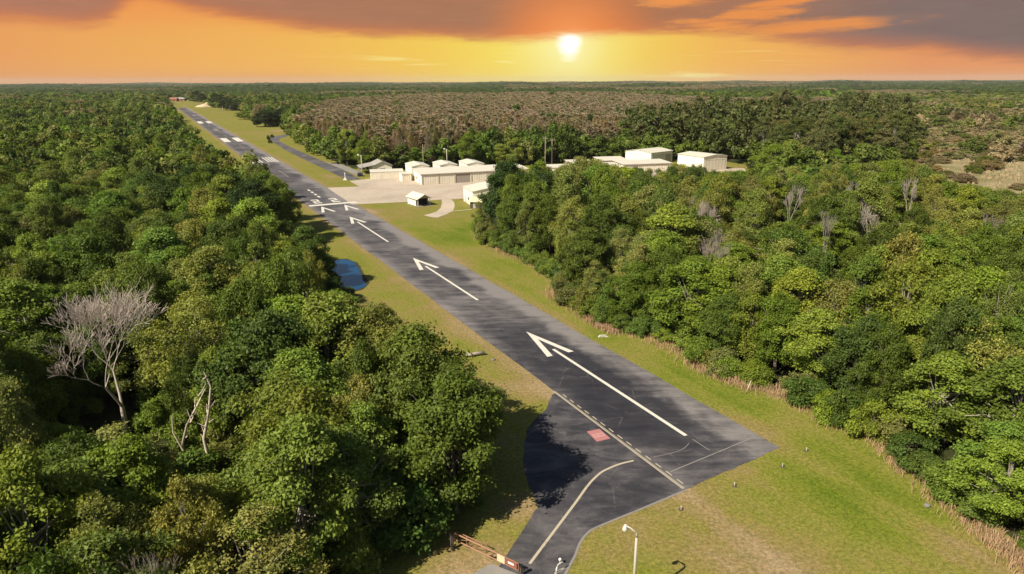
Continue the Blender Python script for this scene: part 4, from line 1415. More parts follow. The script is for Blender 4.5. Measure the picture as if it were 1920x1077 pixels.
for s in range(4):
    make_proto('oak_tree', 10 + s, 13.0, 5.2, 3.4, 44 + 3 * s, 560, 56, 0.37, 0.165, 'dome', 0.36, 'bark', (0.20, 0.33))
for s in range(3):
    make_proto('maple_tree', 30 + s, 14.0, 4.2, 3.0, 38 + 3 * s, 480, 58, 0.37, 0.165, 'oval', 0.28, 'palebark', (0.22, 0.36))
for s in range(4):
    make_proto('elm_tree', 50 + s, 13.0, 4.7, 3.0, 34 + 3 * s, 380, 52, 0.39, 0.145, 'dome', 0.28, 'palebark', (0.19, 0.32))
for s in range(3):
    make_proto('vine_tree', 70 + s, 14.0, 4.4, 4.2, 28 + 2 * s, 360, 42, 0.38, 0.17, 'dome', 0.30, 'palebark', (0.20, 0.33), drape=110)
for s in range(3):
    make_proto('pine_tree', 90 + s, 19.0, 4.6, 9.5, 24 + s, 340, 40, 0.40, 0.20, 'flat', 0.32, 'palebark', (0.24, 0.38))
for s in range(3):
    make_proto('shrub', 110 + s, 3.4, 2.1, 0.4, 12, 240, 36, 0.26, 0.135, 'dome', 0.07, 'bark', (0.30, 0.46))
for s in range(3):
    make_bare('bare_tree', 130 + s, 12.5, 0.15, 7, 0.50, 'greytwig', 0.008, forks=(2, 3), shrink=0.79, first=0.17, upw=0.55)
def make_snag():
    r_ = random.Random(4)
    P_ = [([(0, 0, -0.3), (0.3, 0.1, 3), (0.15, 0, 5.5), (0.9, 0.2, 8.4), (1.5, 0, 11.2), (1.0, 0.1, 12.8)], [0.24, 0.19, 0.16, 0.12, 0.09, 0.04]),
          ([(0, 0, 0.4), (-1.5, 0.3, 2.4), (-2.1, 0.2, 4.6), (-1.4, 0.5, 6.9), (-0.2, 0.4, 9.0), (0.9, 0.2, 10.9)], [0.20, 0.16, 0.14, 0.11, 0.08, 0.04])]
    Q_ = [([(-2.0, 0.2, 4.2), (-2.6, 0, 6.4), (-2.5, 0.1, 8.2)], [0.12, 0.08, 0.04])]
    for k in range(26):
        z = r_.uniform(5, 12.4)
        x = 0.2 + (z - 5) * 0.16 if r_.random() < 0.6 else -1.8 + (z - 5) * 0.38
        dx, dy, dz = r_.uniform(-0.8, 0.8), r_.uniform(-0.8, 0.8), r_.uniform(0.3, 1.2)
        Q_.append(([(x, 0.15, z), (x + dx * 0.5, 0.15 + dy * 0.5, z + dz * 0.35), (x + dx, 0.15 + dy, z + dz)], [0.06, 0.045, 0.03]))
    tv, tf = tubes_np(P_, 8)
    qv, qf = tubes_np(Q_, 5)
    PROTO.setdefault('dead_snag', []).append((np_mesh('snag_branches', qv, qf, [M['whitewood']], smooth=True), np_mesh('snag_trunk', tv, tf, [M['whitewood']], smooth=True), 12.8, 2.7))
make_snag()
make_bare('bare_tree', 143, 13.0, 0.34, 5, 0.42, 'palelimb', 0.034, forks=(2, 3), shrink=0.74, first=0.34, upw=0.5)
make_bare('dead_snag', 153, 8.0, 0.26, 3, 0.55, 'whitewood', 0.06, forks=(2, 2), shrink=0.72, first=0.40)

# leafless brown cypresses: a straight stem in a narrow haze of fine twigs
def make_cypress(seed, h, r, n, kind='cypress_tree', size=0.55, far=False):
    rng = np.random.default_rng(seed)
    t = rng.uniform(0, 1, n) ** 0.8
    z = h * (0.16 + 0.84 * t)
    a = rng.uniform(0, 2 * np.pi, n)
    lump = 0.75 + 0.25 * np.sin(3 * a + 9 * t + seed)
    rr = r * (1 - t ** 1.6 * 0.88) * (0.35 + 0.65 * np.minimum(1, t / 0.2)) * np.sqrt(rng.uniform(0.1, 1, n)) * lump
    P = np.stack([rr * np.cos(a), rr * np.sin(a), z], 1)
    dirv_ = unit(np.stack([np.cos(a) * 0.75, np.sin(a) * 0.75, rng.uniform(0.2, 1.2, n)], 1) + rng.normal(size=(n, 3)) * 0.25)
    side = unit(np.cross(dirv_, rng.normal(size=(n, 3))))
    s = size * rng.uniform(0.6, 1.5, (n, 1))
    w = s * (0.15 if not far else 0.22)
    V = np.empty((n, 4, 3))
    V[:, 0] = P - dirv_ * s
    V[:, 1] = P + side * w
    V[:, 2] = P + dirv_ * s
    V[:, 3] = P - side * w
    Q = np.arange(n * 4).reshape(n, 4)
    sh = np.clip(rng.uniform(0.3, 0.7, n), 0, 1)
    cm_ = np_mesh(kind + '_twigs', V.reshape(-1, 3), Q, [M['leaf_far'] if far else M['leaf']], attrs={'shade': sh, 'hue': rng.uniform(0, 0.25, n)})
    tv, tf = tubes_np([([(0, 0, -0.3), (0.05, 0, h * 0.5), (0, 0.05, h * 0.97)], [0.38, 0.2, 0.05])], 6)
    tm = np_mesh(kind + '_trunk', tv, tf, [M['bark']], smooth=True)
    PROTO.setdefault(kind, []).append((cm_, tm, h, r))
for s in range(4):
    make_cypress(170 + s, 17.0, 3.1, 2600, size=0.42)

# ------------------------------------------------------------------ where the trees stand
TOPLINE = [(880, 330), (900, 306), (930, 292), (985, 292), (1010, 312), (1030, 322), (1058, 300), (1075, 292), (1105, 300), (1130, 310), (1160, 313), (1200, 318), (1262, 316), (1290, 308), (1320, 316), (1345, 322), (1400, 321), (1450, 312), (1500, 312), (1560, 312), (1640, 306), (1690, 300), (1730, 318), (1780, 345), (1990, 370)]
SIL = [(160, 300), (200, 318), (205, 325), (260, 372), (300, 430), (305, 458), (330, 522), (360, 578), (395, 606), (430, 598), (470, 622), (545, 628), (560, 692), (620, 792), (660, 862), (700, 908), (760, 992), (800, 985), (900, 968), (960, 900), (1000, 850), (1077, 745), (1300, 600)]
def interp(tab, x):
    if x <= tab[0][0]:
        return tab[0][1]
    for (a, b), (c, d) in zip(tab, tab[1:]):
        if x <= c:
            return b + (d - b) * (x - a) / (c - a)
    return tab[-1][1]

def poly_px(pts):
    return [tuple(p) for p in pts]
Z_CYP = [(548, 232), (575, 205), (640, 190), (800, 180), (1000, 177), (1150, 179), (1350, 191), (1610, 189), (1650, 205), (1450, 215), (1250, 232), (1120, 262), (1000, 262), (900, 256), (860, 275), (760, 280), (680, 268), (620, 262)]
Z_PINE = [(1180, 236), (1330, 212), (1430, 196), (1560, 196), (1700, 205), (1700, 285), (1580, 300), (1450, 285), (1330, 265), (1200, 262)]

COL = {
    'oak_tree': [(0.092, 0.136, 0.019), (0.106, 0.154, 0.021), (0.119, 0.163, 0.024), (0.084, 0.123, 0.021)],
    'maple_tree': [(0.150, 0.222, 0.030), (0.172, 0.240, 0.034), (0.135, 0.200, 0.030), (0.195, 0.245, 0.036)],
    'elm_tree': [(0.187, 0.216, 0.046), (0.215, 0.226, 0.059), (0.154, 0.198, 0.040), (0.226, 0.233, 0.066)],
    'vine_tree': [(0.154, 0.193, 0.033), (0.198, 0.200, 0.048)],
    'pine_tree': [(0.098, 0.124, 0.032), (0.118, 0.132, 0.038), (0.135, 0.132, 0.046)],
    'shrub': [(0.123, 0.182, 0.029), (0.160, 0.215, 0.031), (0.171, 0.176, 0.050), (0.101, 0.154, 0.029)],
    'cypress_tree': [(0.36, 0.27, 0.195), (0.33, 0.265, 0.18), (0.29, 0.26, 0.155), (0.40, 0.30, 0.22)],
    'bare_tree': [(1, 1, 1)], 'dead_snag': [(1, 1, 1)],
}
LOOK = {'oak_tree': 'dark dense oak', 'maple_tree': 'bright green leafy tree', 'elm_tree': 'olive tree with loose crown',
        'vine_tree': 'vine draped green tree', 'pine_tree': 'tall dull pine with flat crown', 'cypress_tree': 'leafless brown cypress', 'bare_tree': 'leafless grey tree',
        'dead_snag': 'bleached dead tree', 'shrub': 'low leafy green shrub'}
PLUR = {'oak_tree': 'dark dense oaks', 'maple_tree': 'bright green leafy trees', 'elm_tree': 'olive loose trees', 'vine_tree': 'vine draped trees', 'pine_tree': 'tall pines', 'cypress_tree': 'brown cypresses',
        'bare_tree': 'leafless grey trees', 'dead_snag': 'bleached dead trees', 'shrub': 'green shrubs'}

def zone(x, y, P):
    D = y
    if P[0] < 1000 and x < 0 and D < 330 and toUV(x, y)[1] < VL:
        if D < 58:
            return 'at the near end of the left wood'
        if D < 82:
            return 'around the big bare grey tree'
        if D < 112:
            return 'between the bare tree and the pond'
        if D < 165:
            return 'in the left wood beside the pond'
        if D < 230:
            return 'in the left wood beside the threshold'
        return 'far along the wood left of the runway'
    if D < 330 and P[1] > 300:
        if P[0] > 1700 and P[1] > 560:
            return 'in the near corner of the right wood'
        if P[1] > 520:
            return 'in the right wood behind the dry grass'
        if P[0] < 1120:
            return 'in the right wood by the big green tree'
        if P[1] > 420:
            return 'in the middle of the right wood'
        if P[0] < 1420:
            return 'in the right wood just before the hangars'
        return 'in the right wood by the brown scrub'
    if P[0] < 700:
        return 'in the tree belt along the side taxiway'
    if P[0] < 1180:
        return 'in the dark belt behind the hangar row'
    return 'in the belt behind the big cream hangars'

LABN = {}
def place(kind, x, y, h, r=None, col=None, label=None, rz=None, vi=None, group=None, simple=False):
    pl_ = PROTO[kind]
    cm_, tm, h0, r0 = pl_[rnd.randrange(len(pl_)) if vi is None else vi]
    sz = h / h0
    sr = (r / r0) if r else sz
    P = px(x, y, h * 0.65)
    if label is None:
        zn = zone(x, y, P)
        sw = ''
        rel = h / h0
        if kind in ('oak_tree', 'maple_tree', 'elm_tree', 'vine_tree'):
            sw = 'tall ' if rel > 1.08 else ('smaller ' if rel < 0.88 else '')
        label = f'{sw}{LOOK[kind]} {zn}'
        group = f'{sw}{PLUR[kind]} {zn}'
    o = thing(kind, label, 'shrub' if kind == 'shrub' else 'tree', (x, y, 0.0), rnd.uniform(0, 6.28) if rz is None else rz, group)
    o.scale = (sr, sr, sz)
    c_ = link('crown' if kind not in ('bare_tree', 'dead_snag') else 'branches', cm_, o)
    link('trunk' if kind != 'shrub' else 'stem', tm, o)
    base = col or rnd.choice(COL[kind])
    k = rnd.uniform(0.82, 1.2)
    c_.color = (base[0] * k * rnd.uniform(0.92, 1.1), base[1] * k, base[2] * k * rnd.uniform(0.65, 1.1), 1)
    return o

TAKEN = []   # hero trees: x, y, radius
def hero(kind, x, y, h, r, label, col=None, rz=None, vi=None):
    TAKEN.append((x, y, r))
    return place(kind, x, y, h, r, col, label, rz, vi)

# trees that the photograph picks out one by one
g = G(955, 436)
hero('oak_tree', g[0], g[1], 19.0, 7.6, 'big dense green tree standing in front of the hangar row, tallest by the path', (0.050, 0.082, 0.020), 1.0, 0)
hero('oak_tree', -14 + 22, 176, 16.5, 6.4, 'broad dark tree directly right of the big green tree in front of the hangars', (0.048, 0.074, 0.020), 2.0, 1)
hero('bare_tree', -45.3, 71.5, 20.0, 10.5, 'big leafless grey tree with a wide fan of twigs in the left wood', rz=0.4, vi=0)
TAKEN.append((38.0, 115, 5.5))
hero('bare_tree', 38.6, 119, 14.5, 5.4, 'leafless pinkish grey tree standing out in the green right wood', rz=1.4, vi=1)
TAKEN.append((-31.3, 57, 5.0))
TAKEN.append((-32.3, 61.8, 8.5))
hero('dead_snag', -31.3, 61.5, 12.8, 2.8, 'bleached forked dead tree standing bare in the near left wood', rz=0.1, vi=0)
hero('dead_snag', -25.0, 60.0, 8.5, 2.2, 'shorter bleached dead stem right of the forked dead tree', rz=2.6, vi=1)
BAREPX = ((1592, 372, 190), (1620, 352, 205), (1707, 378, 180), (1633, 432, 150), (1545, 470, 140), (1480, 402, 170))
for i, (pxx, pyy, D_) in enumerate(BAREPX):
    d = ray(pxx, pyy)
    t = D_ / d[1]
    x, y = d[0] * t, d[1] * t
    TAKEN.append((x * 0.97, y * 0.97, 4.5))
    hero('bare_tree', x, y, 13.2 + i % 3, 3.2, ('pale bare tree, leftmost of the bare ones near the brown scrub', 'pale bare tree with a forked top behind the wood near the brown scrub', 'tall pale bare tree just below the brown scrub', 
         'thin pale bare tree amid olive crowns in the right wood', 'thin grey bare tree above the yellow green crowns of the right wood', 'small grey bare tree among the crowns below the big hangar')[i], rz=i * 1.3, vi=3)
for i, (x, y, h_, r_, lab) in enumerate(((-63, 166, 16.5, 7.6, 'broad dark oak leaning over the runway threshold from the left wood'), (-74, 183, 16.0, 7.6, 'broad oak behind the one that leans over the runway threshold'), (-86, 168, 16.5, 7.8, 'broad oak left of the one that leans over the threshold'),
                                         (-96, 205, 15.5, 7.4, 'broad mid green oak along the left wood where the white stripes begin'), (-5.6, 57.0, 14.2, 5.6, 'tall green tree at the wood corner that throws its shadow on the turn pad'), (-10.5, 66.5, 16.0, 5.4, 'moss hung tree at the wood edge beside the turn pad'),
                                         (-40.8, 131.0, 12.5, 4.9, 'green tree overhanging the near left bank of the pond'), (-9.0, 61.5, 15.0, 5.0, 'green tree added behind the corner tree to join the shade on the turn pad'), (-47.5, 140, 12.0, 4.6, 'green tree on the far left bank of the pond'))):  # tree behind the corner one is added to join the shadow on the pad
    hero('oak_tree' if i != 5 else 'vine_tree', x, y, h_, r_, lab, (0.044, 0.076, 0.015) if i < 4 else (0.100, 0.142, 0.022), i * 0.9, i % 3)
for i, (q, h_, lab) in enumerate((((1098, 348), 8.6, 'pale greyish tree just in front of the low white hangar roofs'), ((1132, 350), 8.2, 'pale bloom dusted tree left of the open cream hangar'), ((1165, 352), 7.8, 'pale greyish tree before the long low hangar'), ((1065, 350), 9.4, 'pale leaved tree right of the dark trees by the big green one'))):
    g = G(*q)
    hero('elm_tree', g[0], g[1], h_, 4.4, lab, (0.26, 0.25, 0.14), i * 1.7, i % 4)
g = G(772, 1016)
hero('shrub', g[0], g[1], 5.6, 3.0, 'large leafy bright green bush beside the gate', (0.070, 0.135, 0.022), 0.5, 0)
for i, (q, h_, r_, lab) in enumerate((((624, 562), 4.0, 2.3, 'leafy bush at the near left corner of the pond'), ((654, 560), 2.2, 1.6, 'low leafy bush on the near bank of the pond'), ((602, 541), 5.0, 2.4, 'tall leafy bush on the left bank of the pond'), ((602, 518), 5.5, 2.5, 'tall dark bush overhanging the left side of the pond'))):
    g = G(*q)
    hero('shrub', g[0], g[1], h_, r_, lab, (0.075, 0.115, 0.02), i * 1.1, i % 3)
# trees of the open field
fld = [((498, 238), 'oak_tree', 15, 11, 'broad spreading field tree beside the side taxiway, left half of the pair'), ((530, 236), 'oak_tree', 16, 13, 'broad spreading field tree beside the side taxiway, right half of the pair'),
       ((482, 238.5), 'oak_tree', 9, 4.5, 'small round dark tree in front of the broad field trees'), ((458, 224), 'maple_tree', 9, 9, 'bright green bushy tree at the left end of the field thicket'), ((475, 225), 'maple_tree', 10, 9, 'bright green bushy tree in the middle of the field thicket'),
       ((488, 222), 'oak_tree', 11, 8, 'dark tree at the right end of the field thicket'), ((408, 207), 'pine_tree', 24, 8, 'tall dark tree nearest the sand heap at the far field'), ((418, 207.5), 'pine_tree', 22, 9, 'tall dark tree, second from the sand heap at the far field'),
       ((432, 208), 'elm_tree', 17, 9, 'olive round tree in the row at the far field'), ((446, 208), 'elm_tree', 16, 8, 'olive round tree ending the row at the far field'), ((424, 206.5), 'oak_tree', 15, 8, 'dark tree between the pines and olive trees at the far field'),
       ((372, 197), 'pine_tree', 24, 9, 'tall dark tree beyond the runway end, left of the sand heap'), ((381, 198.5), 'pine_tree', 21, 8, 'tall dark tree close to the left side of the sand heap'),
       ((506, 269), 'shrub', 2.4, 1.3, 'dark small shrub at the inner bend of the side taxiway'), ((503.5, 262), 'shrub', 2.8, 1.2, 'dark upright shrub beside the bend of the side taxiway'), ((510, 258), 'shrub', 2.2, 1.4, 'dark low shrub by the tip of the side taxiway')]
for (q, kd, h_, r_, lab) in fld:
    g = G(*q)
    hero(kd, g[0], g[1], h_, r_, lab, (0.045, 0.068, 0.020) if kd != 'maple_tree' else None)

def allowed(x, y, clr):
    if inside((x, y), OPEN) or inside((x, y), POND):
        return False
    if ring_dist((x, y), OPEN) < clr and y < 420:
        return False
    return True

def pick(x, y, P):
    X, Y = P
    q = rnd.random()
    v = toUV(x, y)[1]
    if inside((X, Y), Z_CYP):
        return 'cypress_tree'
    if v < VL:
        if y < 64 and 330 < X < 820:
            return 'vine_tree' if q < 0.42 else 'elm_tree' if q < 0.68 else 'maple_tree' if q < 0.84 else 'oak_tree'
        if y < 120:
            return 'oak_tree' if q < 0.36 else 'maple_tree' if q < 0.60 else 'elm_tree' if q < 0.82 else 'vine_tree' if q < 0.985 else 'bare_tree'
        return 'oak_tree' if q < 0.50 else 'maple_tree' if q < 0.66 else 'elm_tree' if q < 0.95 else 'vine_tree'
    if Y > 520:
        return 'maple_tree' if q < 0.56 else 'oak_tree' if q < 0.80 else 'elm_tree' if q < 0.93 else 'vine_tree'
    if Y > 335:
        return 'elm_tree' if q < 0.46 else 'oak_tree' if q < 0.74 else 'maple_tree' if q < 0.94 else 'bare_tree' if q < 0.975 else 'vine_tree'
    if inside((X, Y), Z_PINE):
        return 'pine_tree' if q < 0.62 else 'oak_tree' if q < 0.9 else 'elm_tree'
    if X < 740:
        return 'maple_tree' if q < 0.68 else 'oak_tree' if q < 0.85 else 'elm_tree'
    return 'oak_tree' if q < 0.62 else 'maple_tree' if q < 0.9 else 'elm_tree'

def height_limit(x, y, h, r):
    """crowns keep under the sight lines that the photograph leaves open (hangars, runway)"""
    v = toUV(x, y)[1]
    if v > VR and y < 260 and x > -14:
        X = px(x, y, h)[0]
        lim = min(interp(TOPLINE, X - 15), interp(TOPLINE, X), interp(TOPLINE, X + 15))
        while h > 5 and px(x, y, h)[1] < lim:
            h -= 0.4
    return h

cand = []
def hexgrid(y0, y1, s):
    out = []
    j = 0
    y = y0
    while y < y1:
        xm = 0.75 * (0.96 * y + 12) + 26
        x = -xm + (s / 2 if j % 2 else 0)
        while x < xm:
            out.append((x + rnd.uniform(-0.36, 0.36) * s, y + rnd.uniform(-0.36, 0.36) * s))
            x += s
        y += s * 0.87
        j += 1
    return out
pts = hexgrid(26, 120, 5.5) + hexgrid(120, 200, 6.9) + hexgrid(200, 345, 8.0)
pts += [p for p in hexgrid(345, 470, 7.6) if inside(px(p[0], p[1], 10), Z_CYP)]
farpts = []
pts.sort(key=lambda p: p[1])
CNT = {}
for (x, y) in pts:
    kind = pick(x, y, px(x, y, 9))
    if kind == 'cypress_tree':
        h = rnd.uniform(13.5, 19)
        r = 3.1 * rnd.uniform(1.1, 1.7)
    elif kind == 'pine_tree':
        h = rnd.uniform(18, 26)
        r = rnd.uniform(4.4, 6.6)
    elif kind == 'bare_tree':
        h = rnd.uniform(10, 14)
        r = rnd.uniform(2.6, 3.6)
    else:
        h = rnd.triangular(7.0, 18.5, 12.6)
        r = rnd.uniform(2.7, 5.6) * (0.62 + 0.38 * h / 13)
        if y > 120:
            r *= 1.12
        if kind == 'vine_tree':
            r *= 0.8
            h *= 1.08
    if y < 42:
        r = min(r, 3.6)
    v = toUV(x, y)[1]
    if v > VR and 150 < y < 235:
        h *= 1.2
    if not allowed(x, y, min(3.0, r * 0.7) if v > VR else 2.0):
        continue
    if inside((x, y), SCRUB) and y < 700:
        continue
    if any(math.hypot(x - a, y - b) < rr * 0.62 + 1.5 for a, b, rr in TAKEN):
        continue
    if v > VR and y < 240 and ring_dist((x, y), OPEN) < 7:
        h *= rnd.uniform(0.62, 0.9)
        r = min(r, h * 0.40)
    if v > VR and y < 60:
        h = min(h, 8.5 + (x - 44) * 0.12)
        r = min(r, 3.2)
    h2 = height_limit(x, y, h, r)
    if h2 < h:
        if h2 < 5.5:
            continue
        r = min(r, h2 * 0.42)
        h = h2
    P = px(x, y, h * 0.6)
    w_ = 0.957 * y + 11.5
    rp_ = r / w_ * FPX
    if v < VL:
        # keep the crown inside the wood's outline on the runway side
        if P[0] + rp_ * 0.82 > interp(SIL, P[1]) + (14 if P[1] > 540 else 5):
            r2 = (interp(SIL, P[1]) + (14 if P[1] > 540 else 5) - P[0]) / 0.82 * w_ / FPX
            if r2 < 2.4:
                continue
            r = r2
        # clear sight of the bare tree and of the bleached snags
        T = px(x, y, h)
        if 45 < P[0] < 320 and y < 71 and T[1] < 745 and P[0] > 60:
            h = max(4.0, 40 - (y) * math.tan(math.atan2(40 - 0.0, y)) * 0.0 - 0.0) if False else h
            while h > 4 and px(x, y, h)[1] < 800:
                h -= 0.4
            r = min(r, h * 0.42)
        if P[0] + rp_ > 365 and P[0] - rp_ < 455 and y < 61:
            while h > 4 and px(x, y, h)[1] < 890:
                h -= 0.4
            r = min(r, h * 0.42)
    if v < VL and 55 < y < 133 and P[0] + rp_ > 626 and P[0] - rp_ < 690:
        while h > 3.5 and px(x, y, h)[1] < 549:
            h -= 0.4
        if h < 5:
            continue
        r = min(r, h * 0.42)
    for bx, by, bd in BAREPX + ((1340, 448, 119), (1362, 445, 119), (1385, 450, 119)):
        if abs(P[0] - bx) < rp_ + 10 and bd - 30 < y < bd + 1:
            while h > 4.5 and px(x, y, h)[1] < by + 34:
                h -= 0.4
            r = min(r, h * 0.45)
    if P[0] < -260 or P[0] > 2180:
        continue
    if CNT.get(kind, 0) >= 296:
        farpts.append((x, y, kind, h, r))
        continue
    CNT[kind] = CNT.get(kind, 0) + 1
    place(kind, x, y, h, r)

# shrubs along the wood edges, at the foot of the wood and in the scrub
SHN = 0
def try_shrub(x, y, h, r, label=None, group=None, col=None):
    global SHN
    if SHN >= 290:
        return
    SHN += 1
    place('shrub', x, y, h, r, col, label, group=group)
for i in range(len(RIGHT) - 1):
    a, b = RIGHT[i], RIGHT[i + 1]
    L_ = math.hypot(b[0] - a[0], b[1] - a[1])
    n = max(1, int(L_ / 2.3))
    for k in range(n):
        t = (k + rnd.random()) / n
        nx, ny = (b[1] - a[1]) / L_, -(b[0] - a[0]) / L_
        o = rnd.uniform(1.2, 3.4)
        try_shrub(a[0] + (b[0] - a[0]) * t + nx * o, a[1] + (b[1] - a[1]) * t + ny * o, rnd.uniform(2.0, 4.4), rnd.uniform(1.5, 2.5),
                  'leafy shrub at the foot of the right wood behind the dry grass fringe', 'shrubs at the foot of the right wood')
for i in range(1, 13):
    a, b = LEFT[i], LEFT[i + 1]
    L_ = math.hypot(b[0] - a[0], b[1] - a[1])
    n = max(1, int(L_ / 3.2))
    for k in range(n):
        t = (k + rnd.random()) / n
        x, y = a[0] + (b[0] - a[0]) * t - rnd.uniform(1.0, 3.5), a[1] + (b[1] - a[1]) * t
        if inside((x, y), POND) or (i < 4 and rnd.random() < 0.3):
            continue
        try_shrub(x, y, rnd.uniform(1.8, 3.8), rnd.uniform(1.4, 2.3), 'leafy shrub along the runway edge of the left wood', 'shrubs along the left wood edge')
for k in range(70):
    x, y = rnd.uniform(-62, -8), rnd.uniform(38, 98)
    if not allowed(x, y, 2.0) or px(x, y, 2)[0] > interp(SIL, px(x, y, 2)[1]):
        continue
    try_shrub(x, y, rnd.uniform(2.5, 5.0), rnd.uniform(1.6, 2.8), 'leafy undergrowth shrub beneath the trees of the near left wood', 'undergrowth shrubs of the near left wood')
k = 0
while k < 75:
    x, y = rnd.uniform(130, 330), rnd.uniform(230, 470)
    P = px(x, y, 1)
    if not inside((x, y), SCRUB) or P[0] > 1990:
        k += 0.2
        continue
    k += 1
    try_shrub(x, y, rnd.uniform(2.0, 5.5), rnd.uniform(2.0, 4.6), 'round shrub standing in the brown scrub beyond the right wood', 'shrubs in the brown scrub', rnd.choice([(0.13, 0.15, 0.03), (0.16, 0.16, 0.05), (0.24, 0.18, 0.10), (0.20, 0.17, 0.08)]))

# ------------------------------------------------------------------ dry grass fringe (uncountable)
def grass_mesh(name, spots, hmin, hmax, wd, mats):
    rng = np.random.default_rng(5)
    S = np.array(spots)
    n = len(S)
    a = rng.uniform(0, 2 * np.pi, n)
    t = np.stack([np.cos(a), np.sin(a), np.zeros(n)], 1)
    hh = rng.uniform(hmin, hmax, (n, 1))
    ln = rng.normal(size=(n, 2)) * 0.22
    base = np.concatenate([S, np.full((n, 1), 0.0)], 1)
    top = base + np.concatenate([ln * hh, hh], 1)
    w = wd * rng.uniform(0.6, 1.4, (n, 1))
    V = np.empty((n, 4, 3))
    V[:, 0] = base - t * w * 0.6
    V[:, 1] = base + t * w * 0.6
    V[:, 2] = top + t * w * 0.55
    V[:, 3] = top - t * w * 0.2
    return np_mesh(name, V.reshape(-1, 3), np.arange(n * 4).reshape(n, 4), mats)
rg = random.Random(21)
spots = []
def along(line, d0, d1, per, keep):
    for i in range(len(line) - 1):
        a, b = line[i], line[i + 1]
        L_ = math.hypot(b[0] - a[0], b[1] - a[1])
        nx, ny = (b[1] - a[1]) / L_, -(b[0] - a[0]) / L_
        for k in range(int(L_ * per)):
            t = rg.random()
            x, y = a[0] + (b[0] - a[0]) * t, a[1] + (b[1] - a[1]) * t
            if not keep(px(x, y, 0)[0], x, y):
                continue
            o = rg.gauss((d0 + d1) / 2, (d1 - d0) / 2.2)
            spots.append((x + nx * o, y + ny * o))
def band(X, x, y):
    s = 0.5 + 0.5 * math.sin(x * 0.55 + y * 0.31) * math.sin(x * 0.21 - y * 0.17 + 1)
    for a, b, k in ((1030, 1160, 0.9), (1205, 1475, 0.9), (1636, 1705, 1.0), (1740, 1990, 0.75)):
        if a < X < b:
            return rg.random() < k * (0.06 + 0.94 * s * s)
    return rg.random() < 0.16 * s
along(RIGHT, -0.5, 1.5, 300, band)
tag(link('dry_grass', grass_mesh('dry_grass', spots, 0.2, 1.0, 0.045, [M['drygrass']])), 'tall dry tan grass along the foot of the right wood', kind='stuff')
# scrub grass clumps
spots = []
while len(spots) < 9000:
    x, y = rg.uniform(100, 420), rg.uniform(190, 560)
    if inside((x, y), SCRUB):
        cx_, cy_ = x, y
        if math.sin(x * 0.09 + 2) * math.sin(y * 0.07) + rg.uniform(-0.8, 0.8) > 0:
            for k in range(5):
                spots.append((cx_ + rg.gauss(0, 0.6), cy_ + rg.gauss(0, 0.6)))
tag(link('scrub_grass', grass_mesh('scrub_grass', spots, 0.25, 0.9, 0.4, [plain('scrub_grass', (0.36, 0.27, 0.155), 0.95, 0.35, 0.05)])), 'rough brown grass tussocks over the scrub', kind='stuff')
# ------------------------------------------------------------------ the far woods, as one mass
FAR = []
def far_proto(seed, h, r, n, leaf, profile, kind):
    rng, P, N_, sh, hu, cs, rs = crown_points(seed, h, r, h * 0.22, 12, max(8, n // 10), 10, 0.6, profile, (0.3, 0.46))
    V, Q = leaf_quads(rng, P, N_, leaf, 0.75)
    me = np_mesh('far_' + kind, V, Q, [M['leaf_far']], attrs={'shade': sh, 'hue': hu})
    o = bpy.data.objects.new('far_' + kind, me)
    FAR.append(o)
for s in range(4):
    far_proto(210 + s, 13, 5.4, 1100, 0.58, 'dome', 'crown')
for s in range(2):
    make_cypress(220 + s, 16, 3.6, 1100, 'far_cypress', 0.9, True)
for cm_, tm, h_, r_ in PROTO['far_cypress']:
    FAR.append(bpy.data.objects.new('far_cypress', cm_))
for s in range(2):
    far_proto(230 + s, 19, 4.8, 900, 0.55, 'flat', 'pine')

fp, fs, fr, fi, fc = [], [], [], [], []
rf_ = random.Random(99)
def lump(x, y, s, o):
    return math.sin(x / s + o) * math.sin(y / s * 1.3 + o * 2.1) + 0.6 * math.sin(x / s * 2.3 - y / s * 1.1 + o)
def far_add(x, y, kind, h, r, sxy=1.0):
    P = px(x, y, 11)
    k = rf_.uniform(0.82, 1.18)
    if kind == 'cypress_tree':
        i = 4 + rf_.randrange(2)
        sc = (r / 3.6 * sxy * 1.6, r / 3.6 * sxy * 1.6, h / 16)
        c = rf_.choice(COL['cypress_tree'])
        if rf_.random() < 0.10:
            c = (0.16, 0.19, 0.07)
    elif kind == 'pine_tree':
        i = 6 + rf_.randrange(2)
        sc = (r / 4.8 * sxy, r / 4.8 * sxy, h / 19)
        c = rf_.choice(COL['pine_tree'])
    elif kind == 'scrub':
        i = rf_.randrange(4)
        sc = (r / 5.4, r / 5.4, h / 13)
        c = rf_.choice([(0.34, 0.265, 0.15), (0.28, 0.25, 0.12), (0.22, 0.235, 0.085), (0.38, 0.30, 0.18)])
    else:
        i = rf_.randrange(4)
        sc = (r / 5.4 * sxy, r / 5.4 * sxy, h / 13)
        c = rf_.choice(COL[kind])
        pt_ = 1.0 + 0.22 * lump(x, y, 27, 4.0)
        c = (c[0] * pt_ * (1.0 + 0.10 * lump(x, y, 50, 6.0)), c[1] * pt_, c[2] * pt_)
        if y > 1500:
            c = (c[0] * 0.85, c[1] * 0.88, c[2] * 1.5)  # bluish haze of distance painted into the far leaf colours
    a = rf_.uniform(0, 6.28)
    fp.append((x, y, 0.0))
    fs.append(sc)
    fr.append((0, 0, a))
    fi.append(i)
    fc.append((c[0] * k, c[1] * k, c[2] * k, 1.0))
for (x, y, kind, h, r) in farpts:
    far_add(x, y, kind, h, r)

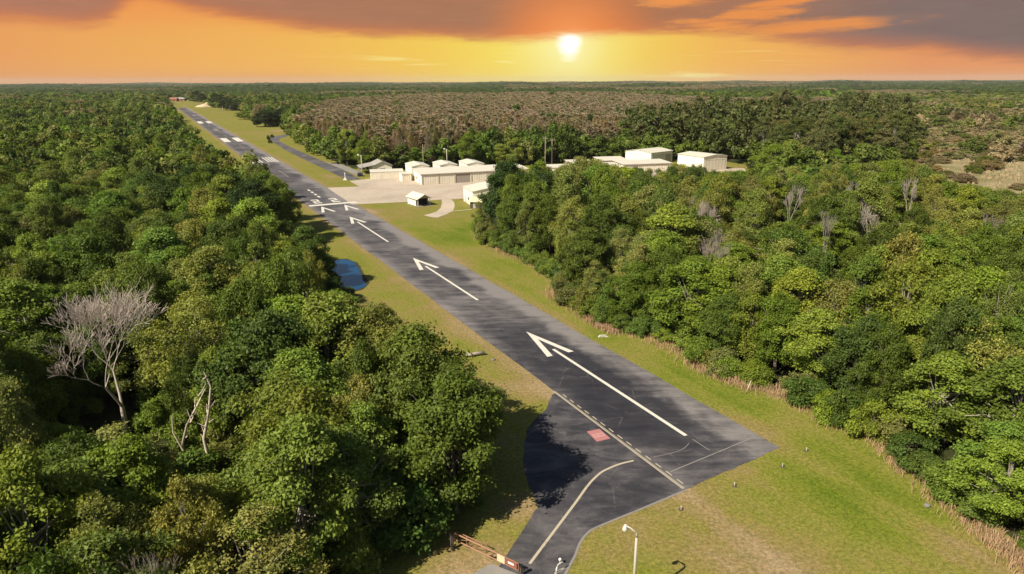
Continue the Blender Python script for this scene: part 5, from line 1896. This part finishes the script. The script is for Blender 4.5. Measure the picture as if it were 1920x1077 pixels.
def far_kind(x, y):
    P = px(x, y, 10)
    X, Y = P
    q = rf_.random()
    if inside((X, Y), Z_CYP):
        return 'cypress_tree' if q < 0.94 else 'oak_tree'
    if inside((X, Y), Z_PINE):
        return 'pine_tree' if q < 0.6 else 'oak_tree'
    if X > 1560 and Y > 176:
        # mixed scrubby wood on the right
        b = lump(x, y, 40, 1.0)
        return 'cypress_tree' if b + rf_.uniform(-0.5, 0.5) > 0.75 else ('scrub' if q < 0.34 and Y > 190 else 'elm_tree' if q < 0.72 else 'oak_tree')
    if Y < 178:
        b = lump(x, y, 230, 0.4)
        if X > 950:
            return 'cypress_tree' if b + rf_.uniform(-0.3, 0.3) > 0.3 else 'oak_tree'
        return 'cypress_tree' if b + rf_.uniform(-0.3, 0.3) > 1.2 else 'oak_tree'
    if X < 560:
        b = lump(x, y, 35, 3.0)
        return 'cypress_tree' if b > 1.25 else ('oak_tree' if q < 0.55 else 'elm_tree' if q < 0.85 else 'maple_tree')
    return 'oak_tree' if q < 0.7 else 'elm_tree' if q < 0.9 else 'maple_tree'
HEROF = [(a, b, c) for a, b, c in TAKEN if b > 380]
y = 345.0
while y < 11000:
    s = 7.8 * max(1.0, (y / 700.0) ** 0.92)
    xm = 0.75 * (0.96 * y + 12) * 1.06 + 30
    x = -xm
    while x < xm:
        xx, yy = x + rf_.uniform(-0.4, 0.4) * s, y + rf_.uniform(-0.4, 0.4) * s
        x += s
        P = px(xx, yy, 10)
        if inside((xx, yy), OPEN):
            continue
        if yy < 470 and inside(P, Z_CYP) and rf_.random() < 0.45:
            continue
        if any(math.hypot(xx - a, yy - b) < c * 0.8 + 2 for a, b, c in HEROF):
            continue
        if inside((xx, yy), SCRUB):
            q_ = rf_.random()
            if q_ < 0.50:
                far_add(xx, yy, 'scrub', rf_.uniform(1.8, 4.2), rf_.uniform(2.5, 4.8))
                continue
            if q_ < 0.93:
                continue
        kd = far_kind(xx, yy)
        if kd == 'cypress_tree':
            h, r = rf_.uniform(13.5, 17), rf_.uniform(3.0, 4.4)
            if P[0] > 1560:
                h *= 0.6
        elif kd == 'pine_tree':
            h, r = rf_.uniform(18, 26), rf_.uniform(4.4, 6.6)
        else:
            h, r = rf_.triangular(9, 17, 12.5), rf_.uniform(4.0, 6.0)
            if P[0] > 1600 and P[1] > 176:
                h *= 0.7
        if kd == 'cypress_tree' and yy < 2000:
            far_add(xx + rf_.uniform(0.3, 0.7) * s, yy + rf_.uniform(-0.4, 0.4) * s, kd, h * 0.93, r, s / 7.8)
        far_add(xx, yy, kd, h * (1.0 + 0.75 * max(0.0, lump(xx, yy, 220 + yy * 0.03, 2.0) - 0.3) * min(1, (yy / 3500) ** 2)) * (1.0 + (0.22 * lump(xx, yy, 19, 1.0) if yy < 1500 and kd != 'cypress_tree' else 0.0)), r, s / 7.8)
    y += s * 0.87

me = bpy.data.meshes.new('far_woods')
me.from_pydata(fp, [], [])
a = me.attributes.new('scl', 'FLOAT_VECTOR', 'POINT')
a.data.foreach_set('vector', np.array(fs, np.float32).ravel())
a = me.attributes.new('rot', 'FLOAT_VECTOR', 'POINT')
a.data.foreach_set('vector', np.array(fr, np.float32).ravel())
a = me.attributes.new('idx', 'INT', 'POINT')
a.data.foreach_set('value', np.array(fi, np.int32))
a = me.attributes.new('tint', 'FLOAT_COLOR', 'POINT')
a.data.foreach_set('color', np.array(fc, np.float32).ravel())
fo = link('far_woods', me)
tag(fo, 'distant mixed woods of green and brown leafless trees reaching the horizon', kind='stuff')
ng = bpy.data.node_groups.new('far_woods', 'GeometryNodeTree')
ng.interface.new_socket('Geometry', in_out='INPUT', socket_type='NodeSocketGeometry')
ng.interface.new_socket('Geometry', in_out='OUTPUT', socket_type='NodeSocketGeometry')
gi = ng.nodes.new('NodeGroupInput')
go = ng.nodes.new('NodeGroupOutput')
g2i = ng.nodes.new('GeometryNodeGeometryToInstance')
for o in reversed(FAR):
    oi = ng.nodes.new('GeometryNodeObjectInfo')
    oi.inputs['Object'].default_value = o
    oi.inputs['As Instance'].default_value = True
    ng.links.new(oi.outputs['Geometry'], g2i.inputs[0])
iop = ng.nodes.new('GeometryNodeInstanceOnPoints')
ng.links.new(gi.outputs[0], iop.inputs['Points'])
ng.links.new(g2i.outputs[0], iop.inputs['Instance'])
iop.inputs['Pick Instance'].default_value = True
def named(nm, ty):
    nd = ng.nodes.new('GeometryNodeInputNamedAttribute')
    nd.data_type = ty
    nd.inputs[0].default_value = nm
    return next(s_ for s_ in nd.outputs if s_.enabled and s_.name == 'Attribute')
ng.links.new(named('idx', 'INT'), iop.inputs['Instance Index'])
ng.links.new(named('rot', 'FLOAT_VECTOR'), iop.inputs['Rotation'])
ng.links.new(named('scl', 'FLOAT_VECTOR'), iop.inputs['Scale'])
ng.links.new(iop.outputs[0], go.inputs[0])
md = fo.modifiers.new('woods', 'NODES')
md.node_group = ng
print('TREES', CNT, 'shrubs', SHN, 'far', len(fp))

# ------------------------------------------------------------------ the air
hz = MB().box(-13600, 13600, -320, 14100, -1.0, 92.0)
me = bpy.data.meshes.new('haze')
me.from_pydata(hz.V, [], hz.F)
ho = link('haze', me)
tag(ho, 'thin pale air over the whole place', kind='stuff')
mh, nbh = newmat('haze')
pv = nbh.n('ShaderNodeVolumePrincipled')
pv.inputs['Color'].default_value = (0.93, 0.89, 0.80, 1)
pv.inputs['Density'].default_value = HAZE
pv.inputs['Anisotropy'].default_value = 0.0
oo = nbh.n('ShaderNodeOutputMaterial')
nbh.L.new(pv.outputs[0], oo.inputs['Volume'])
me.materials.append(mh)


# ------------------------------------------------------------------ render settings
SC.view_settings.view_transform = 'Standard'
SC.view_settings.look = 'None'
SC.view_settings.gamma = 1.0
SC.view_settings.exposure = EXPO
SC.render.engine = 'CYCLES'
SC.cycles.max_bounces = 5
SC.cycles.diffuse_bounces = 2
SC.cycles.glossy_bounces = 2
SC.cycles.transmission_bounces = 3
SC.cycles.transparent_max_bounces = 4
SC.cycles.use_denoising = True
SC.cycles.caustics_reflective = False
SC.cycles.caustics_refractive = False
SC.cycles.sample_clamp_indirect = 3.0
